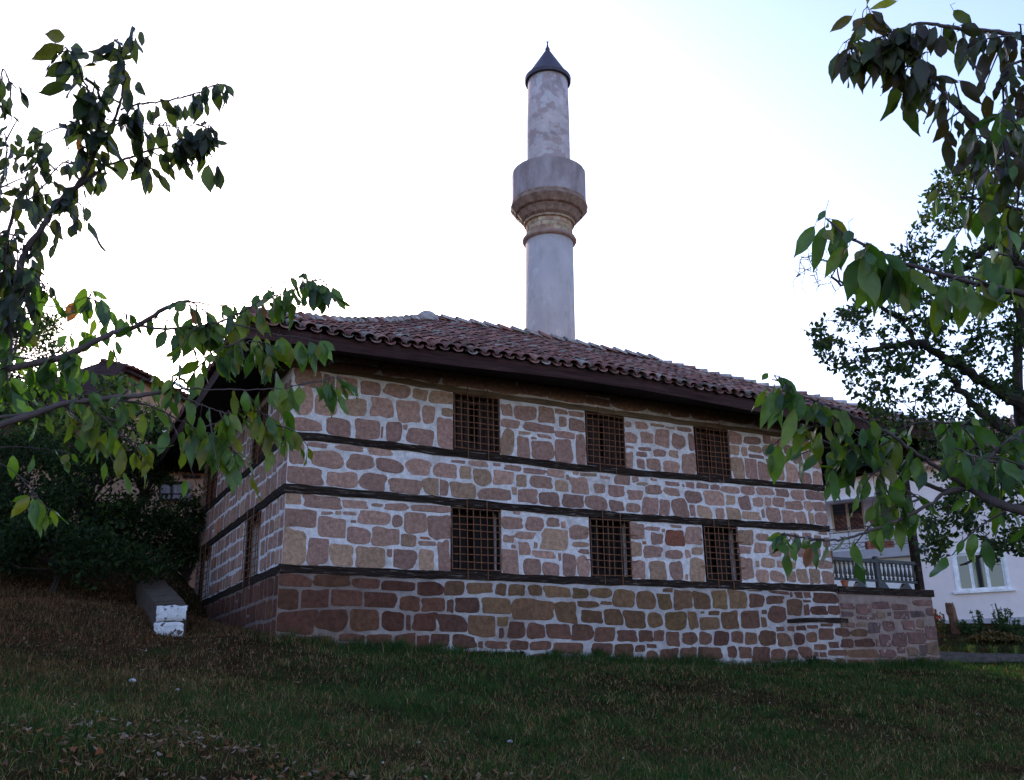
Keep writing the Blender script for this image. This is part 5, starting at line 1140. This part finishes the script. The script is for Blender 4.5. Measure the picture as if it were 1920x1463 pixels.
for t in TG:
    A_ = np.array(NL); k = int(np.argmin(np.linalg.norm(A_-t, axis=1)+np.maximum(0, t[2]-A_[:, 2])*.15)); p = A_[k]; L_ = np.linalg.norm(t-p)
    if L_ > .9: t = p+(t-p)*.9/L_; L_ = .9
    mid = (p+t)/2+rng.normal(0, .09*L_, 3)+[0, 0, .10*L_]; q2 = (mid+t)/2+rng.normal(0, .04*L_, 3)+[0, 0, .04*L_]
    r0 = .004+.010*min(1, L_); mb.tube([p, mid, q2, t], [r0, r0*.7, r0*.45, .0022], 4, cap=False)
    NL += [mid, t]; LP += [(mid, .6), (q2, 1), (t, 1.4), (t*.5+q2*.5, 1)]
lp = np.array([l[0] for l in LP])
V, F, C = cloud_mesh(lp, .08, 13500, .056, [(.028, .050, .022), (.038, .062, .022), (.022, .040, .022), (.06, .075, .02)], asp=.62)
npmesh('crown', V, F, C, 'leaf_far', pt)
                                 # bare twigs on the left side of its crown
for i in range(70):
    q = rng.uniform((1490, 440), (1570, 560)); t = at(q[0], q[1], 9.1+rng.uniform(-.3, .3)); A_ = np.array(NL); k = int(np.argmin(np.linalg.norm(A_-t, axis=1))); p = A_[k]; mid = (p+t)/2+rng.normal(0, .03, 3)
    mb.tube([p, mid, t], [.0045, .003, .0015], 4, cap=False); NL += [mid, t]
mb.build('branches', 'bark_dark', pt, wcoord=True)

# ------------------------------------------------------------------ grass
def vnoise(x, y, sc, seed=0):
    r_ = np.random.default_rng(seed); G = r_.random((64, 64)); u = (x*sc) % 64; v = (y*sc) % 64; i = u.astype(int); j = v.astype(int); fu, fv = u-i, v-j
    fu = fu*fu*(3-2*fu); fv = fv*fv*(3-2*fv); i2, j2 = (i+1) % 64, (j+1) % 64; i %= 64; j %= 64
    return (G[i, j]*(1-fu)+G[i2, j]*fu)*(1-fv)+(G[i, j2]*(1-fu)+G[i2, j2]*fu)*fv
def sample_ground(n, dmin, dmax, pw):
    """points on the slope, denser nearby, only where the frame could see them"""
    d = dmin+(dmax-dmin)*rng.random(n)**pw; h = rng.uniform(-.60, .60, n); x = h*d*1.02; y = d
    return x, y
def grassmask(x, y):
    P = np.stack([x, y, np.zeros_like(x)], 1)-np.array([C0[0], C0[1], 0]); u = P@eu; v = P@ev
    inside = (u > -.06) & (u < UPL+.0) & (v > -.05) & (v < DEP+.2)
    return ~inside
def blades(n, dmin, dmax, pw, hmin, hmax, wd, lie=0.35, dry=.35, extra=None):
    if extra is not None: x, y = extra
    else: x, y = sample_ground(n, dmin, dmax, pw)
    k = grassmask(x, y); x, y = x[k], y[k]
    pn = vnoise(x+50, y+50, .9, 3)*.6+vnoise(x+50, y+50, 2.7, 4)*.4
    u_ = (x-C0[0])*eu[0]+(y-C0[1])*eu[1]
    bank = np.clip((-x-2.2)/3.5, 0, 1)*np.clip((y-9.5)/4, 0, 1)            # dry bank on the left, also coloured darker as shrub shade
    keep = rng.random(len(x)) < np.clip((pn-.12)*3.5, .3, 1)
    x, y, pn, bank = x[keep], y[keep], pn[keep], bank[keep]; n = len(x); z = gz(x, y)
    tuft = vnoise(x+50, y+50, 5.5, 9); h = (hmin+(hmax-hmin)*rng.random(n))*(.55+.9*tuft)*(.55+.75*pn)
    a = rng.uniform(0, 6.283, n); le = np.abs(rng.normal(lie, .3, n))+.08; dirx, diry = np.cos(a), np.sin(a)
    b = np.stack([x, y, z-.01], 1); tp_ = b+np.stack([dirx*le*h, diry*le*h, h], 1); md = b+np.stack([dirx*le*h*.3, diry*le*h*.3, h*.58], 1)
    a2 = rng.uniform(0, 6.283, n); w3 = np.stack([np.cos(a2), np.sin(a2), np.zeros(n)], 1)*(wd*rng.uniform(.6, 1.3, n))[:, None]
    V = np.stack([b-w3*.5, b+w3*.5, md+w3*.42, md-w3*.42, tp_+w3*.06, tp_-w3*.06], 1).reshape(-1, 3)
    o = np.arange(n)[:, None]*6; F = np.concatenate([o+np.array([0, 1, 2, 3]), o+np.array([3, 2, 4, 5])], 0)
    gcol = np.array([(.025, .060, .018), (.034, .078, .022), (.017, .044, .016), (.055, .088, .024)])[rng.integers(4, size=n)]
    dcol = np.array([(.19, .10, .05), (.13, .065, .035), (.32, .21, .12), (.10, .06, .03)])[rng.integers(4, size=n)]
    pdry = np.clip(dry*(1.5-pn*1.6)+bank*.75, .04, .9); isd = rng.random(n) < pdry
    C = np.where(isd[:, None], dcol, gcol)*rng.uniform(.7, 1.3, n)[:, None]*(1-.42*bank[:, None])*np.where(isd[:, None], np.array([1+0*bank, 1-.16*bank, 1-.1*bank]).T, 1)  # bank blades: redder when dry, and all darkened in colour for the shrubs' shade
    return V, F, np.concatenate([C, C])
parts = [blades(125000, 5.5, 12.5, .8, .03, .085, .0055, dry=.38), blades(125000, 11.5, 21, .8, .035, .095, .0085, dry=.36), blades(16000, 6, 16, .9, .05, .16, .004, lie=1.3, dry=1.2)]
# taller grass against the foot of the wall
nu = 15000; uw = rng.uniform(-.3, UPL+.3, nu); vw_ = -.06-np.abs(rng.normal(0, .16, nu)); Pw = C0[None]+eu[None]*uw[:, None]+ev[None]*vw_[:, None]
parts.append(blades(0, 0, 0, 1, .05, .22, .009, dry=.15, extra=(Pw[:, 0], Pw[:, 1])))
nu = 7000; x = rng.uniform(8.5, 16, nu); y = rng.uniform(21.5, 26.5, nu); parts.append(blades(0, 0, 0, 1, .05, .15, .012, dry=.1, extra=(x, y)))
V, F, C = merge(parts)
o = npmesh('grass', V, F, C, 'grass'); tag(o, 'short patchy green and dry grass on the slope in front of the mosque', 'grass', kind='stuff')
# broad-leaved tufts and weeds
def tuft(px, py, label, n, h, wd=.014, lie=.5, cols=((.028, .060, .018), (.036, .075, .02)), P=None, name='grass_tuft', cat='grass tuft', grp=None):
    if P is None: P = ongr(px, py)
    P = np.array(P); P[2] = gz1(P[0], P[1]); a = rng.uniform(0, 6.28, n); r_ = rng.random(n)*h*.35; hh = h*rng.uniform(.5, 1, n); le = np.abs(rng.normal(lie, .25, n))
    b = P+np.stack([np.cos(a)*r_, np.sin(a)*r_, -.01*np.ones(n)], 1); dv = np.stack([np.cos(a), np.sin(a), np.zeros(n)], 1); w3 = np.stack([-np.sin(a), np.cos(a), np.zeros(n)], 1)*wd
    m1 = b+dv*(le*hh*.25)[:, None]+np.array([0, 0, 1])*(hh*.5)[:, None]; m2 = b+dv*(le*hh*.65)[:, None]+np.array([0, 0, 1])*(hh*.85)[:, None]; tp_ = b+dv*(le*hh*1.15)[:, None]+np.array([0, 0, 1])*(hh*(1-.25*le))[:, None]
    V = np.stack([b-w3*.4, b+w3*.4, m1+w3*.5, m1-w3*.5, m2+w3*.4, m2-w3*.4, tp_+w3*.05, tp_-w3*.05], 1).reshape(-1, 3); o_ = np.arange(n)[:, None]*8
    F = np.concatenate([o_+np.array([0, 1, 2, 3]), o_+np.array([3, 2, 4, 5]), o_+np.array([5, 4, 6, 7])], 0); c = np.array(cols)[rng.integers(len(cols), size=n)]*rng.uniform(.7, 1.3, n)[:, None]
    e_ = empty(name, P); o2 = npmesh('leaves', V, F, np.concatenate([c, c, c]), 'grass', e_); tag(e_, label, cat, grp)
tuft(1060, 1362, 'dark green grass tuft in the lawn at bottom centre', 160, .14, .006)
tuft(975, 1372, 'smaller dark grass tuft just left of the bottom centre tuft', 90, .10, .006)
tuft(1000, 1330, 'thin grass tuft in mid-lawn below the second lower window', 90, .12, .006)
tuft(1190, 1322, 'dark grass tuft in mid-lawn between the second and third lower windows', 90, .10, .006)
def walltuft(px, label, n, h, wd, cols=((.028, .060, .018), (.040, .075, .022)), lie=.5, cat='weed'):
    u, z = onf(px, 1235); P = Bw(u, -.13, 0); tuft(0, 0, label, n, h, wd, lie, cols, P, 'weed', cat)
walltuft(970, 'broad-leaved dark weed at the wall foot below the first lower window', 16, .22, .035, ((.014, .024, .014), (.02, .035, .02)), .8)
walltuft(1115, 'grassy tuft at the wall foot below the second lower window', 110, .28, .010)
walltuft(1040, 'leafy tuft at the wall foot between the first and second lower windows', 60, .22, .014)
walltuft(740, 'low leafy tuft at the wall foot left of the first lower window', 60, .2, .014)
walltuft(1255, 'slender green weed at the wall foot left of the third lower window', 22, .36, .012, lie=.2)
walltuft(1305, 'tall thin-stemmed weed at the wall foot below the third lower window', 14, .55, .010, lie=.12)
walltuft(1515, 'dense dark tuft at the joint of the mosque wall and veranda platform', 70, .30, .018, ((.014, .034, .014), (.02, .045, .02)))
walltuft(1600, 'green tuft at the foot of the veranda platform', 90, .22, .014)
# yellow-green strap leaves in the garden bed
for px, lab in ((1822, 'left clump of yellow-green strap leaves behind the timber kerb'), (1862, 'middle clump of yellow-green strap leaves behind the timber kerb'), (1905, 'right clump of yellow-green strap leaves behind the timber kerb')):
    P = at(px, 1222, 23.9); tuft(0, 0, lab, 60, .24, .02, .5, ((.12, .15, .05), (.16, .18, .07), (.07, .11, .04)), P, 'garden_plant', 'plant', 'strap-leaved plants along the kerb')
# fallen leaves
def litter(n, dmin, dmax, pw, s0, s1, xr=None):
    x, y = sample_ground(n, dmin, dmax, pw)
    if xr is not None: x = xr(n)
    k = grassmask(x, y); x, y = x[k], y[k]; keep = rng.random(len(x)) < np.clip(vnoise(x+20, y+20, 1.3, 8)*2-.35, .12, 1); x, y = x[keep], y[keep]; n = len(x); z = gz(x, y)+rng.uniform(.012, .045, n)
    a = rng.uniform(0, 6.28, n); tl_ = rng.normal(0, .45, n); d = np.stack([np.cos(a)*np.cos(tl_), np.sin(a)*np.cos(tl_), np.sin(tl_)], 1); s = np.stack([-np.sin(a), np.cos(a), rng.normal(0, .4, n)], 1); s /= np.linalg.norm(s, axis=1)[:, None]; nn = np.cross(d, s)
    L_ = rng.uniform(s0, s1, n)[:, None]; W_ = L_*rng.uniform(.2, .34, n)[:, None]; cu = rng.uniform(-.5, .9, n)[:, None]*L_*.35; b = np.stack([x, y, z], 1)
    V = np.stack([b-d*L_*.5+nn*cu*.6, b-d*L_*.1+s*W_+nn*cu*.5, b, b-d*L_*.1-s*W_+nn*cu*.5, b+d*L_*.28+s*W_*.6+nn*cu*.5, b+d*L_*.5+nn*cu, b+d*L_*.28-s*W_*.6+nn*cu*.5], 1).reshape(-1, 3); o_ = np.arange(n)[:, None]*7
    F = np.concatenate([o_+np.array([0, 2, 1, 1]), o_+np.array([0, 3, 2, 2]), o_+np.array([2, 5, 4, 1]), o_+np.array([2, 3, 6, 5])], 0)
    F = np.concatenate([o_+np.array([2, 5, 4, 1]), o_+np.array([2, 3, 6, 5])], 0)
    V[3::7] = V[3::7]; C = np.array([(.16, .085, .05), (.22, .13, .08), (.11, .055, .035), (.24, .18, .14), (.20, .07, .035), (.30, .25, .22)])[rng.choice(6, n, p=[.28, .24, .23, .10, .10, .05])]*rng.uniform(.7, 1.2, n)[:, None]
    return V, F, np.concatenate([C, C])
parts = [litter(5600, 5.6, 8.6, .9, .05, .115), litter(2600, 8, 15, 1.1, .035, .075), litter(900, 5.6, 8.2, 1.0, .05, .10, lambda n: rng.uniform(-4.8, -.5, n)), litter(4200, 11, 21, 1, .03, .07, lambda n: rng.uniform(-12, -4, n))]
V, F, C = merge(parts); o = npmesh('fallen_leaves', V, F, C, 'litter'); tag(o, 'scattered brown and pale dead leaves lying on the grass', 'fallen leaves', kind='stuff')
def stone(px, py, r_, label, col='whitewash'):
    P = ongr(px, py); P[2] = gz1(P[0], P[1])+r_*.3; mb = MB(); n_ = 9; rings = []
    for i in range(1, 6):
        th = math.pi*i/6; rings.append([mb.vert(P+np.array([math.cos(2*math.pi*k/n_)*math.sin(th)*r_*rng.uniform(.8, 1.2), math.sin(2*math.pi*k/n_)*math.sin(th)*r_*.8*rng.uniform(.8, 1.2), math.cos(th)*r_*.65])) for k in range(n_)])
    for i in range(4):
        for k in range(n_): mb.face((rings[i][k], rings[i+1][k], rings[i+1][(k+1) % n_], rings[i][(k+1) % n_]))
    mb.face(rings[0]); mb.face(rings[-1][::-1]); o = mb.build('pebble', col); tag(o, label, 'stone')
stone(248, 1279, .045, 'whitish pebble in the grass at left below the low wall')
stone(333, 1296, .025, 'tiny white pebble right of and below the whitish one on the left lawn')
stone(956, 1393, .028, 'small white stone in the grass at bottom centre')
